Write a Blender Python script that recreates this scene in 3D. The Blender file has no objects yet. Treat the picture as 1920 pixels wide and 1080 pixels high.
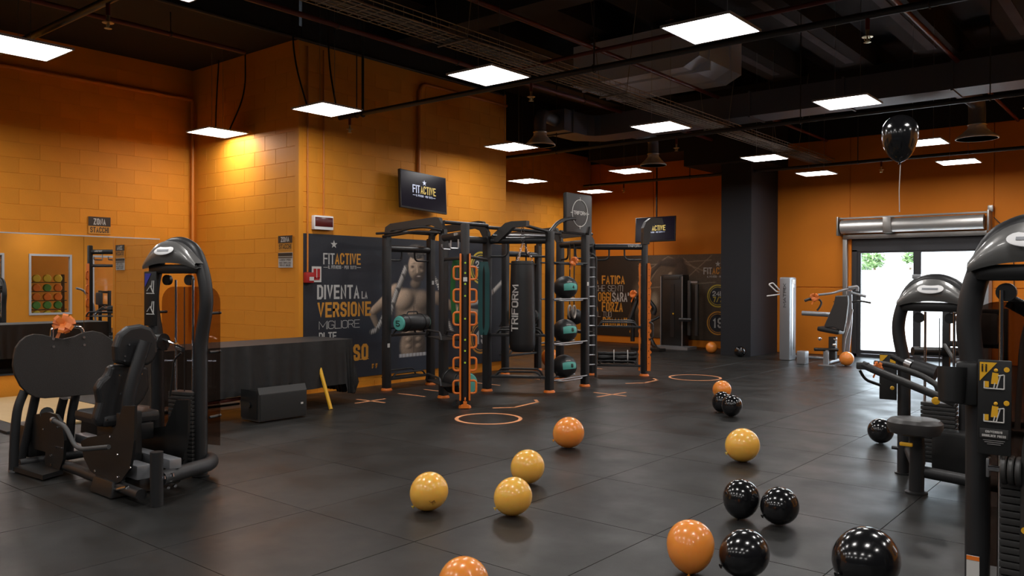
import bpy, bmesh, math, random
from mathutils import Vector, Matrix
PI = math.pi
random.seed(7)
scn = bpy.context.scene
COL = scn.collection

# ------------------------------------------------------------------ camera, world, exposure
cam_d = bpy.data.cameras.new('camera')
cam_d.sensor_width = 36.0
cam_d.lens = 1532.25 / 1920 * 36
cam_d.clip_end = 300
cam = bpy.data.objects.new('camera', cam_d)
COL.objects.link(cam)
YAW, PITCH, ROLL = -0.689335, -0.0078295, 0.00284975
fwd = Vector((math.sin(YAW) * math.cos(PITCH), math.cos(YAW) * math.cos(PITCH), math.sin(PITCH)))
rt0 = Vector((math.cos(YAW), -math.sin(YAW), 0)); up0 = rt0.cross(fwd)
rt = rt0 * math.cos(ROLL) + up0 * math.sin(ROLL)
up = -rt0 * math.sin(ROLL) + up0 * math.cos(ROLL)
cam.matrix_world = Matrix(((rt.x, up.x, -fwd.x, 0), (rt.y, up.y, -fwd.y, 0), (rt.z, up.z, -fwd.z, 1.5), (0, 0, 0, 1)))
scn.camera = cam
LED_STRENGTH = 27.5
SKY_STRENGTH = 8.0
world = bpy.data.worlds.new('sky'); scn.world = world
world.use_nodes = True
bg = world.node_tree.nodes['Background']
bg.inputs[0].default_value = (0.78, 0.87, 1.0, 1)
bg.inputs[1].default_value = SKY_STRENGTH
sun_d = bpy.data.lights.new('sun', 'SUN'); sun_d.energy = 5.0; sun_d.angle = 0.01; sun_d.color = (1, 0.96, 0.9)
sun = bpy.data.objects.new('sun', sun_d); COL.objects.link(sun)
sun.rotation_euler = Vector((0.75, 0.35, -0.9)).to_track_quat('-Z', 'Y').to_euler()
scn.view_settings.view_transform = 'Standard'
scn.view_settings.look = 'None'
scn.view_settings.exposure = 0.0
scn.view_settings.gamma = 1.0
scn.view_settings.use_curve_mapping = False

# ------------------------------------------------------------------ materials
def mat(name, col, rough=0.5, metal=0.0, spec=0.5, emit=None, es=1.0, coat=0.0, noise=None, bump=None, sss=0.0):
    m = bpy.data.materials.new(name); m.use_nodes = True
    nt = m.node_tree; b = nt.nodes['Principled BSDF']
    b.inputs['Base Color'].default_value = (*col, 1)
    b.inputs['Roughness'].default_value = rough
    b.inputs['Metallic'].default_value = metal
    b.inputs['Specular IOR Level'].default_value = spec
    b.inputs['Coat Weight'].default_value = coat
    b.inputs['Coat Roughness'].default_value = 0.1
    if sss:
        b.inputs['Subsurface Weight'].default_value = sss
        b.inputs['Subsurface Radius'].default_value = (0.1, 0.05, 0.02)
        b.inputs['Subsurface Scale'].default_value = 0.6
    if emit:
        b.inputs['Emission Color'].default_value = (*emit, 1)
        b.inputs['Emission Strength'].default_value = es
    if noise or bump:
        tc = nt.nodes.new('ShaderNodeTexCoord')
    if noise:
        scale, amt = noise
        n = nt.nodes.new('ShaderNodeTexNoise'); n.inputs['Scale'].default_value = scale; n.inputs['Detail'].default_value = 5
        r = nt.nodes.new('ShaderNodeMapRange')
        r.inputs['To Min'].default_value = 1 - amt; r.inputs['To Max'].default_value = 1 + amt
        r.inputs['From Min'].default_value = 0.3; r.inputs['From Max'].default_value = 0.7
        mx = nt.nodes.new('ShaderNodeVectorMath'); mx.operation = 'SCALE'
        mx.inputs[0].default_value = col
        nt.links.new(tc.outputs['Object'], n.inputs['Vector'])
        nt.links.new(n.outputs['Fac'], r.inputs['Value'])
        nt.links.new(r.outputs['Result'], mx.inputs['Scale'])
        nt.links.new(mx.outputs[0], b.inputs['Base Color'])
    if bump:
        scale, st = bump
        n2 = nt.nodes.new('ShaderNodeTexNoise'); n2.inputs['Scale'].default_value = scale; n2.inputs['Detail'].default_value = 4
        bp = nt.nodes.new('ShaderNodeBump'); bp.inputs['Strength'].default_value = st; bp.inputs['Distance'].default_value = 0.01
        nt.links.new(tc.outputs['Object'], n2.inputs['Vector'])
        nt.links.new(n2.outputs['Fac'], bp.inputs['Height'])
        nt.links.new(bp.outputs[0], b.inputs['Normal'])
    return m

def rubber_tile_mat():
    m = mat('rubber_tile', (0.03, 0.029, 0.028), 0.42, spec=0.36)
    nt = m.node_tree; b = nt.nodes['Principled BSDF']
    g = nt.nodes.new('ShaderNodeNewGeometry')
    n1 = nt.nodes.new('ShaderNodeTexNoise'); n1.inputs['Scale'].default_value = 1.3; n1.inputs['Detail'].default_value = 6
    n2 = nt.nodes.new('ShaderNodeTexNoise'); n2.inputs['Scale'].default_value = 260; n2.inputs['Detail'].default_value = 1
    n3 = nt.nodes.new('ShaderNodeTexNoise'); n3.inputs['Scale'].default_value = 2.5; n3.inputs['Detail'].default_value = 8
    oi = nt.nodes.new('ShaderNodeObjectInfo')
    for n in (n1, n2, n3): nt.links.new(g.outputs['Position'], n.inputs['Vector'])
    cr = nt.nodes.new('ShaderNodeValToRGB')
    cr.color_ramp.elements[0].position = 0.3; cr.color_ramp.elements[0].color = (0.0125, 0.0128, 0.0120, 1)
    cr.color_ramp.elements[1].position = 0.72; cr.color_ramp.elements[1].color = (0.0275, 0.0275, 0.0262, 1)
    nt.links.new(n1.outputs['Fac'], cr.inputs[0])
    sp = nt.nodes.new('ShaderNodeMapRange'); sp.inputs['From Min'].default_value = 0.35; sp.inputs['From Max'].default_value = 0.75
    sp.inputs['To Min'].default_value = 0.75; sp.inputs['To Max'].default_value = 1.35
    nt.links.new(n2.outputs['Fac'], sp.inputs['Value'])
    ob = nt.nodes.new('ShaderNodeMapRange'); ob.inputs['To Min'].default_value = 0.85; ob.inputs['To Max'].default_value = 1.15
    nt.links.new(oi.outputs['Random'], ob.inputs['Value'])
    mu = nt.nodes.new('ShaderNodeMath'); mu.operation = 'MULTIPLY'
    nt.links.new(sp.outputs[0], mu.inputs[0]); nt.links.new(ob.outputs[0], mu.inputs[1])
    vs = nt.nodes.new('ShaderNodeVectorMath'); vs.operation = 'SCALE'
    nt.links.new(cr.outputs[0], vs.inputs[0]); nt.links.new(mu.outputs[0], vs.inputs['Scale'])
    nt.links.new(vs.outputs[0], b.inputs['Base Color'])
    rr = nt.nodes.new('ShaderNodeMapRange'); rr.inputs['From Min'].default_value = 0.35; rr.inputs['From Max'].default_value = 0.65
    rr.inputs['To Min'].default_value = 0.33; rr.inputs['To Max'].default_value = 0.46
    nt.links.new(n3.outputs['Fac'], rr.inputs['Value']); nt.links.new(rr.outputs[0], b.inputs['Roughness'])
    bp = nt.nodes.new('ShaderNodeBump'); bp.inputs['Strength'].default_value = 0.25; bp.inputs['Distance'].default_value = 0.002
    nt.links.new(n2.outputs['Fac'], bp.inputs['Height']); nt.links.new(bp.outputs[0], b.inputs['Normal'])
    return m

def wood_mat(name, c1, c2):
    m = mat(name, c1, 0.5)
    nt = m.node_tree; b = nt.nodes['Principled BSDF']
    tc = nt.nodes.new('ShaderNodeTexCoord'); mp = nt.nodes.new('ShaderNodeMapping')
    mp.inputs['Scale'].default_value = (1, 9, 9)
    n = nt.nodes.new('ShaderNodeTexNoise'); n.inputs['Scale'].default_value = 3; n.inputs['Detail'].default_value = 6
    cr = nt.nodes.new('ShaderNodeValToRGB')
    cr.color_ramp.elements[0].color = (*c1, 1); cr.color_ramp.elements[1].color = (*c2, 1)
    nt.links.new(tc.outputs['Object'], mp.inputs[0]); nt.links.new(mp.outputs[0], n.inputs['Vector'])
    nt.links.new(n.outputs['Fac'], cr.inputs[0]); nt.links.new(cr.outputs[0], b.inputs['Base Color'])
    return m

def clear_mat(name, tint, gloss=0.12, rough=0.02):
    m = bpy.data.materials.new(name); m.use_nodes = True
    nt = m.node_tree; nt.nodes.clear()
    o = nt.nodes.new('ShaderNodeOutputMaterial'); t = nt.nodes.new('ShaderNodeBsdfTransparent')
    t.inputs[0].default_value = (*tint, 1)
    g = nt.nodes.new('ShaderNodeBsdfGlossy'); g.inputs['Roughness'].default_value = rough
    mx = nt.nodes.new('ShaderNodeMixShader')
    mx.inputs[0].default_value = 0.05
    nt.links.new(t.outputs[0], mx.inputs[1]); nt.links.new(g.outputs[0], mx.inputs[2])
    nt.links.new(mx.outputs[0], o.inputs[0])
    return m

M = {}
M['orange'] = mat('orange_wall_paint', (0.72, 0.272, 0.022), 0.6, spec=0.25, noise=(1.5, 0.06), bump=(60, 0.15))
M['orange2'] = mat('orange_panel_paint', (0.68, 0.205, 0.016), 0.65, spec=0.2, noise=(1.2, 0.05), bump=(40, 0.1))
M['black_paint'] = mat('black_ceiling_paint', (0.012, 0.012, 0.013), 0.8)
M['duct_lit'] = mat('duct_with_painted_light', (0.55, 0.62, 0.75), 0.5, metal=0.1)  # bluish light on the high duct box is put into this pale colour
M['roof_beam'] = mat('roof_beam_concrete', (0.10, 0.10, 0.115), 0.8, noise=(2, 0.2))
M['column'] = mat('anthracite_column_paint', (0.021, 0.023, 0.028), 0.65, spec=0.3)
M['duct'] = mat('painted_duct_metal', (0.10, 0.115, 0.15), 0.5, metal=0.2)
M['tile'] = rubber_tile_mat()
M['joint'] = mat('tile_joint_black', (0.006, 0.006, 0.006), 0.8)
M['metal'] = mat('black_powder_coat', (0.013, 0.013, 0.013), 0.38, spec=0.5)
M['metal2'] = mat('anthracite_powder_coat', (0.035, 0.034, 0.033), 0.42)
M['frame'] = mat('satin_black_frame_tube', (0.02, 0.02, 0.021), 0.42, spec=0.45)
M['shroud'] = mat('metallic_grey_cover', (0.24, 0.237, 0.23), 0.32, metal=0.5, coat=1.0)
M['shroud'].node_tree.nodes['Principled BSDF'].inputs['Coat Roughness'].default_value = 0.03
M['pad'] = mat('black_vinyl_pad', (0.016, 0.016, 0.017), 0.42, bump=(300, 0.1))
M['pad2'] = mat('grey_vinyl_pad', (0.05, 0.046, 0.045), 0.4, bump=(300, 0.1))
M['plate'] = mat('pebbled_black_plate', (0.022, 0.017, 0.014), 0.5, bump=(260, 0.5))
M['chrome'] = mat('chrome', (0.75, 0.75, 0.77), 0.12, metal=1.0)
M['steel'] = mat('brushed_steel', (0.42, 0.42, 0.43), 0.35, metal=1.0)
M['silver'] = mat('silver_powder_coat', (0.33, 0.34, 0.36), 0.35, metal=0.5)
M['grip'] = mat('grey_rubber_grip', (0.06, 0.06, 0.06), 0.55)
M['yellow'] = mat('yellow_plastic', (0.80, 0.42, 0.02), 0.4)
M['lime'] = mat('lime_dot', (0.5, 0.75, 0.05), 0.5)
M['orange_plastic'] = mat('orange_plastic', (0.80, 0.19, 0.02), 0.4, noise=(8, 0.08))
M['tape'] = mat('orange_floor_tape', (0.85, 0.36, 0.16), 0.6, noise=(6, 0.15))
M['teal'] = mat('teal_vinyl', (0.10, 0.42, 0.36), 0.5)
M['green'] = mat('green_rubber_band', (0.01, 0.12, 0.02), 0.5)
M['teal_dark'] = mat('dark_teal_band', (0.008, 0.07, 0.07), 0.5)
M['white'] = mat('white_print', (0.62, 0.6, 0.57), 0.6)
M['white_dim'] = mat('grey_print', (0.25, 0.24, 0.235), 0.6)
M['cloth'] = mat('black_table_cloth', (0.011, 0.0105, 0.0105), 0.6, bump=(14, 0.35))
M['balloon_orange'] = mat('orange_latex', (0.98, 0.33, 0.055), 0.26, coat=0.4, sss=0.7)
M['balloon_amber'] = mat('amber_latex', (0.98, 0.52, 0.09), 0.26, coat=0.4, sss=0.7)
M['balloon_black'] = mat('black_latex', (0.008, 0.008, 0.009), 0.17, coat=0.5)
M['ribbon'] = mat('pale_ribbon', (0.5, 0.45, 0.4), 0.5)
M['bow'] = mat('orange_satin_ribbon', (0.90, 0.24, 0.05), 0.35)
M['led'] = mat('led_diffuser', (0.9, 0.9, 0.9), 0.5, emit=(1.0, 0.965, 0.935), es=LED_STRENGTH)
M['led_frame'] = mat('led_panel_frame', (0.5, 0.5, 0.52), 0.4)
M['pipe'] = mat('dark_painted_pipe', (0.045, 0.043, 0.042), 0.4, metal=0.3)
M['pipe_red'] = mat('dark_red_pipe', (0.13, 0.018, 0.012), 0.5)
M['pipe_orange'] = mat('orange_painted_pipe', (0.62, 0.2, 0.025), 0.45)
M['brass'] = mat('brass_sprinkler', (0.6, 0.5, 0.3), 0.35, metal=0.9)
M['tray'] = mat('galvanised_wire_tray', (0.30, 0.29, 0.26), 0.45, metal=0.7)
M['cable'] = mat('grey_cable', (0.07, 0.07, 0.06), 0.6)
M['hood'] = mat('white_diffuser_metal', (0.88, 0.88, 0.88), 0.4)
M['screen'] = mat('dark_screen', (0.003, 0.003, 0.004), 0.25, spec=0.15, emit=(0.004, 0.002, 0.006), es=1.0)
M['screen_white'] = mat('screen_white_glow', (0, 0, 0), 0.3, emit=(0.62, 0.66, 0.85), es=1.0)
M['screen_gold'] = mat('screen_gold_glow', (0, 0, 0), 0.3, emit=(0.72, 0.5, 0.12), es=1.0)
M['poster'] = mat('poster_navy_black', (0.020, 0.022, 0.030), 0.5, noise=(0.8, 0.3))
M['print_white'] = mat('poster_white_print', (0.50, 0.49, 0.47), 0.55)
M['print_gold'] = mat('poster_amber_print', (0.62, 0.27, 0.03), 0.55)
M['red'] = mat('red_enamel', (0.42, 0.02, 0.02), 0.4)
M['dark_red'] = mat('dark_red_glass', (0.10, 0.012, 0.012), 0.2)
M['mirror'] = mat('mirror_silvering', (0.86, 0.86, 0.85), 0.0, metal=1.0)
M['smoke'] = clear_mat('smoked_acrylic', (0.66, 0.56, 0.50))
M['smoke_dark'] = clear_mat('dark_smoked_acrylic', (0.40, 0.33, 0.29))
M['glass'] = clear_mat('door_glass', (0.92, 0.95, 0.94))
M['shutter'] = mat('dull_shutter_metal', (0.60, 0.59, 0.57), 0.42, metal=0.8)
M['alu'] = mat('dark_aluminium', (0.06, 0.06, 0.065), 0.35, metal=0.5)
M['alu_light'] = mat('worn_aluminium', (0.30, 0.285, 0.27), 0.35, metal=0.8)
M['ply'] = wood_mat('plywood', (0.52, 0.36, 0.16), (0.62, 0.45, 0.22))
M['mat_black'] = mat('black_rubber_mat', (0.012, 0.012, 0.012), 0.6)
M['wood_red'] = mat('dark_red_trestle', (0.12, 0.02, 0.012), 0.6)
M['concrete'] = mat('pale_concrete', (0.75, 0.74, 0.72), 0.8, noise=(0.6, 0.05))
M['leaf'] = mat('tree_leaf', (0.20, 0.30, 0.12), 0.6, noise=(2, 0.5))
M['bark'] = mat('tree_bark', (0.15, 0.1, 0.06), 0.8)
M['car'] = mat('pale_car_paint', (0.6, 0.6, 0.6), 0.3)
M['tyre'] = mat('tyre_rubber', (0.03, 0.03, 0.03), 0.8)

# ------------------------------------------------------------------ mesh builder
def V(*a): return Vector(a)
class MB:
    def __init__(s): s.v = []; s.f = []
    def add(s, vs, fs):
        o = len(s.v); s.v += [tuple(p) for p in vs]; s.f += [tuple(i + o for i in f) for f in fs]; return s
    def box(s, c, d, R=None, bev=0.0, taper=1.0):
        hx, hy, hz = d[0] / 2, d[1] / 2, d[2] / 2
        if bev <= 0:
            vs = [Vector((x * (taper if z > 0 else 1), y * (taper if z > 0 else 1), z)) for x in (-hx, hx) for y in (-hy, hy) for z in (-hz, hz)]
            fs = [(0, 1, 3, 2), (4, 6, 7, 5), (0, 4, 5, 1), (2, 3, 7, 6), (0, 2, 6, 4), (1, 5, 7, 3)]
        else:
            bm = bmesh.new(); bmesh.ops.create_cube(bm, size=1)
            for q in bm.verts: q.co = Vector((q.co.x * d[0], q.co.y * d[1], q.co.z * d[2]))
            bmesh.ops.bevel(bm, geom=bm.edges[:], offset=min(bev, min(d) * 0.49), segments=2, affect='EDGES', profile=0.6)
            bm.verts.ensure_lookup_table()
            vs = [q.co.copy() for q in bm.verts]; fs = [[q.index for q in f.verts] for f in bm.faces]; bm.free()
            if taper != 1.0: vs = [Vector((p.x * (1 + (taper - 1) * (p.z / d[2] + .5)), p.y * (1 + (taper - 1) * (p.z / d[2] + .5)), p.z)) for p in vs]
        c = Vector(c)
        if R: vs = [R @ p for p in vs]
        return s.add([p + c for p in vs], fs)
    def tube(s, path, r, seg=10, closed=False, cap=True, ry=None):
        P = [Vector(p) for p in path]; n = len(P)
        rr = r if isinstance(r, (list, tuple)) else [r] * n
        T = []
        for i in range(n):
            a = P[(i - 1) % n] if (closed or i > 0) else P[i]
            b = P[(i + 1) % n] if (closed or i < n - 1) else P[i]
            T.append((b - a).normalized())
        up = Vector((0, 0, 1)) if abs(T[0].z) < 0.9 else Vector((0, 1, 0))
        N = (up - T[0] * up.dot(T[0])).normalized()
        vs = []
        for i in range(n):
            if i: N = (N - T[i] * N.dot(T[i])).normalized()
            B = T[i].cross(N)
            k = (ry / r) if (ry and not isinstance(r, (list, tuple))) else 1
            for j in range(seg):
                a = 2 * PI * j / seg
                vs.append(P[i] + N * math.cos(a) * rr[i] * k + B * math.sin(a) * rr[i])
        fs = []
        for i in range(n if closed else n - 1):
            for j in range(seg):
                a = i * seg + j; b = i * seg + (j + 1) % seg; c = ((i + 1) % n) * seg + (j + 1) % seg; d = ((i + 1) % n) * seg + j
                fs.append((a, b, c, d))
        if cap and not closed:
            fs.append(tuple(range(seg))[::-1]); fs.append(tuple((n - 1) * seg + j for j in range(seg)))
        return s.add(vs, fs)
    def cyl(s, a, b, r, seg=14, r2=None): return s.tube([a, b], [r, r if r2 is None else r2], seg)
    def lathe(s, prof, c=(0, 0, 0), axis=(0, 0, 1), seg=20):
        ax = Vector(axis).normalized(); q = Vector((0, 0, 1)).rotation_difference(ax).to_matrix()
        vs = []; fs = []; c = Vector(c); n = len(prof)
        for (r, z) in prof:
            for j in range(seg):
                a = 2 * PI * j / seg; vs.append(q @ Vector((r * math.cos(a), r * math.sin(a), z)) + c)
        for i in range(n - 1):
            for j in range(seg): fs.append((i * seg + j, i * seg + (j + 1) % seg, (i + 1) * seg + (j + 1) % seg, (i + 1) * seg + j))
        if prof[0][0] > 1e-4: fs.append(tuple(range(seg))[::-1])
        if prof[-1][0] > 1e-4: fs.append(tuple((n - 1) * seg + j for j in range(seg)))
        return s.add(vs, fs)
    def ball(s, c, r, seg=20, sc=(1, 1, 1)):
        vs = []; fs = []; n = seg // 2; c = Vector(c)
        for i in range(1, n):
            t = PI * i / n
            for j in range(seg):
                a = 2 * PI * j / seg
                vs.append(c + Vector((math.sin(t) * math.cos(a) * r * sc[0], math.sin(t) * math.sin(a) * r * sc[1], math.cos(t) * r * sc[2])))
        for i in range(n - 2):
            for j in range(seg): fs.append((i * seg + j, (i + 1) * seg + j, (i + 1) * seg + (j + 1) % seg, i * seg + (j + 1) % seg))
        k = len(vs); vs += [c + Vector((0, 0, r * sc[2])), c - Vector((0, 0, r * sc[2]))]
        for j in range(seg):
            fs.append((k, j, (j + 1) % seg)); b = (n - 2) * seg; fs.append((k + 1, b + (j + 1) % seg, b + j))
        return s.add(vs, fs)
    def prism(s, poly, o, u, v, t):
        """polygon in plane (o,u,v) extruded by vector t"""
        o, u, v, t = Vector(o), Vector(u), Vector(v), Vector(t); n = len(poly)
        a = [o + u * p[0] + v * p[1] for p in poly]; b = [p + t for p in a]
        return s.add(a + b, [tuple(range(n))[::-1], tuple(range(n, 2 * n))] + [(i, (i + 1) % n, n + (i + 1) % n, n + i) for i in range(n)])
    def torus(s, c, R, r, axis=(0, 0, 1), seg=24, sec=8, a0=0, a1=2 * PI):
        q = Vector((0, 0, 1)).rotation_difference(Vector(axis).normalized()).to_matrix(); c = Vector(c)
        full = abs(a1 - a0 - 2 * PI) < 1e-6
        pts = [c + q @ Vector((R * math.cos(a0 + (a1 - a0) * i / seg), R * math.sin(a0 + (a1 - a0) * i / seg), 0)) for i in range(seg if full else seg + 1)]
        return s.tube(pts, r, sec, closed=full)
    def build(s, name, m, parent=None, world=True, smooth=True, kind=None, label=None):
        me = bpy.data.meshes.new(name)
        vs = s.v
        if world and parent is not None:
            root = parent
            while root.parent: root = root.parent
            Mi = (Matrix.Translation(root.location) @ root.rotation_euler.to_matrix().to_4x4()).inverted()
            vs = [tuple(Mi @ Vector(p)) for p in vs]
        me.from_pydata(vs, [], s.f); me.update()
        bm = bmesh.new(); bm.from_mesh(me); bmesh.ops.recalc_face_normals(bm, faces=bm.faces[:]); bm.to_mesh(me); bm.free()
        if smooth:
            me.polygons.foreach_set('use_smooth', [True] * len(me.polygons))
            me.set_sharp_from_angle(angle=0.65)
        if m: me.materials.append(m)
        o = bpy.data.objects.new(name, me); COL.objects.link(o)
        if parent is not None: o.parent = parent
        if kind: o['kind'] = kind
        if label: o['label'] = label
        return o

def fillet(path, rad, n=5):
    P = [Vector(p) for p in path]; out = [P[0]]
    for i in range(1, len(P) - 1):
        a, b, c = P[i - 1], P[i], P[i + 1]
        d1 = (a - b); d2 = (c - b); l = min(rad, d1.length * .49, d2.length * .49)
        p, q = b + d1.normalized() * l, b + d2.normalized() * l
        for k in range(n + 1):
            t = k / n; out.append(p * (1 - t) ** 2 + b * 2 * t * (1 - t) + q * t * t)
    out.append(P[-1]); return out

def thing(name, label, cat, loc=(0, 0, 0), rz=0, group=None):
    o = bpy.data.objects.new(name, None); COL.objects.link(o); o.empty_display_size = 0.1
    o.location = loc; o.rotation_euler = (0, 0, rz); o['label'] = label; o['category'] = cat
    if group: o['group'] = group
    return o
def tag(o, label, cat, group=None):
    o['label'] = label; o['category'] = cat
    if group: o['group'] = group
    return o
def dup(root, loc=None, label=None, rz=None):
    r = root.copy(); COL.objects.link(r)
    if loc is not None: r.location = loc
    if rz is not None: r.rotation_euler = (0, 0, rz)
    if label: r['label'] = label
    for ch in list(root.children):
        c = ch.copy(); COL.objects.link(c); c.parent = r
        for g in list(ch.children):
            d = g.copy(); COL.objects.link(d); d.parent = c
    return r

# condensed stroke lettering: every glyph is a set of centre lines in a unit box
GL = {'A': ['0,0 .5,1 1,0', '.2,.28 .8,.28'], 'B': ['0,0 0,1 .7,1 1,.86 1,.66 .7,.52 0,.52', '.7,.52 1,.4 1,.14 .7,0 0,0'], 'C': ['1,.80 1,.86 .75,1 .25,1 0,.86 0,.14 .25,0 .75,0 1,.14 1,.2'],
 'D': ['0,0 0,1 .65,1 1,.84 1,.16 .65,0 0,0'], 'E': ['1,1 0,1 0,0 1,0', '0,.52 .85,.52'], 'F': ['1,1 0,1 0,0', '0,.52 .85,.52'], 'G': ['1,.80 1,.86 .75,1 .25,1 0,.86 0,.14 .25,0 .75,0 1,.14 1,.46 .55,.46'],
 'H': ['0,0 0,1', '1,0 1,1', '0,.5 1,.5'], 'I': ['0,0 0,1'], 'J': ['1,1 1,.14 .75,0 .25,0 0,.14'], 'K': ['0,0 0,1', '1,1 .1,.45', '.3,.6 1,0'], 'L': ['0,1 0,0 1,0'], 'M': ['0,0 0,1 .5,.25 1,1 1,0'], 'N': ['0,0 0,1 1,0 1,1'],
 'O': ['.25,0 0,.14 0,.86 .25,1 .75,1 1,.86 1,.14 .75,0 .25,0'], 'P': ['0,0 0,1 .7,1 1,.86 1,.6 .7,.45 0,.45'], 'R': ['0,0 0,1 .7,1 1,.86 1,.62 .7,.48 0,.48', '.6,.48 1,0'],
 'S': ['1,.80 1,.86 .75,1 .25,1 0,.86 0,.66 .2,.55 .8,.45 1,.34 1,.14 .75,0 .25,0 0,.14 0,.2'], 'T': ['0,1 1,1', '.5,1 .5,0'], 'U': ['0,1 0,.14 .25,0 .75,0 1,.14 1,1'], 'V': ['0,1 .5,0 1,1'], 'X': ['0,0 1,1', '0,1 1,0'], 'Z': ['0,1 1,1 0,0 1,0'],
 '1': ['0,.8 .5,1 .5,0'], '2': ['0,.76 0,.86 .25,1 .75,1 1,.86 1,.6 0,.1 0,0 1,0'], '4': ['.8,0 .8,1 0,.3 1,.3'], '5': ['1,1 0,1 0,.56 .7,.56 1,.42 1,.14 .75,0 .25,0 0,.14'], '6': ['1,.8 1,.86 .75,1 .25,1 0,.86 0,.14 .25,0 .75,0 1,.14 1,.42 .75,.54 0,.54'],
 '7': ['0,1 1,1 .4,0'], '8': ['.25,.53 0,.66 0,.86 .25,1 .75,1 1,.86 1,.66 .75,.53 .25,.53 0,.4 0,.14 .25,0 .75,0 1,.14 1,.4 .75,.53'], '9': ['0,.2 0,.14 .25,0 .75,0 1,.14 1,.86 .75,1 .25,1 0,.86 0,.6 .25,.48 1,.48'],
 "'": ['0,.75 0,1'], '/': ['0,0 1,1'], '—': ['0,.5 1,.5'], '·': ['0,.5 .2,.5'], '.': ['0,0 0,.02'], '”': ['.1,.55 .3,.8 .3,1 .1,1 .1,.8 .3,.8', '.75,.55 .95,.8 .95,1 .75,1 .75,.8 .95,.8'], ' ': []}
WF = {'I': 0, 'M': 1.35, "'": 0, '.': 0, '·': .4, '1': .6, ' ': .5, '/': .8}
def text_geo(body, bold=0.03, aspect=None):
    t = .035 if bold < 0 else (.075 if bold < .025 else (.088 if bold < .045 else .098))
    if aspect: t = min(t, .155 * aspect / max(len(body), 1))
    gap = t * (2.4 if bold < 0 else 1.0)
    units = sum(WF.get(c, 1) for c in body); fixed = len(body) * 2 * t + (len(body) - 1) * gap
    w = (aspect - fixed) / units if (aspect and units) else .26
    w = max(.10, min(w, 1.1))
    vs, fs, x = [], [], 0.0
    for c in body:
        cw = w * WF.get(c, 1)
        for si, st in enumerate(GL.get(c, [])):
            P = [(x + t + float(a.split(',')[0]) * (cw if cw else 0), t + float(a.split(',')[1]) * (1 - 2 * t)) for a in st.split()]
            n = len(P); closed = (abs(P[0][0] - P[-1][0]) < 1e-9 and abs(P[0][1] - P[-1][1]) < 1e-9 and n > 2)
            L, Rr = [], []
            for i in range(n):
                if closed and i in (0, n - 1): a, b = P[-2], P[1]; d1 = (P[0][0] - a[0], P[0][1] - a[1]); d2 = (b[0] - P[0][0], b[1] - P[0][1])
                else:
                    d1 = (P[i][0] - P[i-1][0], P[i][1] - P[i-1][1]) if i else None
                    d2 = (P[i+1][0] - P[i][0], P[i+1][1] - P[i][1]) if i < n - 1 else None
                    d1 = d1 or d2; d2 = d2 or d1
                l1, l2 = math.hypot(*d1) or 1, math.hypot(*d2) or 1
                n1 = (-d1[1] / l1, d1[0] / l1); n2 = (-d2[1] / l2, d2[0] / l2); m = (n1[0] + n2[0], n1[1] + n2[1]); ml = math.hypot(*m) or 1
                m = (m[0] / ml, m[1] / ml); k = t / max(.45, m[0] * n1[0] + m[1] * n1[1])
                px_, py_ = P[i]
                if not closed and i in (0, n - 1):
                    s = -1 if i == 0 else 1; dd = (d2[0] / l2, d2[1] / l2) if i == 0 else (d1[0] / l1, d1[1] / l1)
                    px_ += dd[0] * t * s; py_ += dd[1] * t * s
                L.append((px_ + m[0] * k, py_ + m[1] * k)); Rr.append((px_ - m[0] * k, py_ - m[1] * k))
            o = len(vs); vs += [(p[0], min(max(p[1], 0), 1), si) for q in zip(L, Rr) for p in q]
            for i in range(n - 1): fs.append((o + 2 * i, o + 2 * i + 1, o + 2 * i + 3, o + 2 * i + 2))
        x += cw + 2 * t + gap
    return vs, fs
def fine(vs, fs, n=5):
    ov, of = [], []
    for f in fs:
        a, b, c, d = (vs[i] for i in f); o = len(ov)
        for k in range(n + 1):
            t = k / n; ov += [tuple(a[j] * (1 - t) + d[j] * t for j in range(3)), tuple(b[j] * (1 - t) + c[j] * t for j in range(3))]
        of += [(o + 2 * k, o + 2 * k + 1, o + 2 * k + 3, o + 2 * k + 2) for k in range(n)]
    return ov, of
def text(body, name, m, parent, o, u, v, w, h, bold=0.02, label=None):
    """lettering stretched to the box w x h whose lower left corner is o"""
    vs, fs = text_geo(body, bold, w / h)
    x0 = min(p[0] for p in vs); x1 = max(p[0] for p in vs); y0 = min(p[1] for p in vs); y1 = max(p[1] for p in vs)
    o, u, v = Vector(o), Vector(u), Vector(v)
    mb = MB(); mb.add([o + u * ((p[0] - x0) / (x1 - x0) * w) + v * ((p[1] - y0) / (y1 - y0) * h) + u.cross(v) * (.0006 * p[2]) for p in vs], fs)
    return mb.build(name, m, parent, smooth=False, label=label)
def star_poly(cx, cy, r):
    return [(cx + (r if i % 2 == 0 else r * .4) * math.sin(PI * i / 5), cy + (r if i % 2 == 0 else r * .4) * math.cos(PI * i / 5)) for i in range(10)]

X_, Y_, Z_ = V(1, 0, 0), V(0, 1, 0), V(0, 0, 1)

# ------------------------------------------------------------------ setting
def struct(name, mb, m, parent=None, smooth=False):
    o = mb.build(name, m, parent, smooth=smooth)
    if parent is None: o['kind'] = 'structure'
    return o
def slab(x0, x1, y0, y1, z0, z1): return MB().box(((x0 + x1) / 2, (y0 + y1) / 2, (z0 + z1) / 2), (x1 - x0, y1 - y0, z1 - z0))

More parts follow.
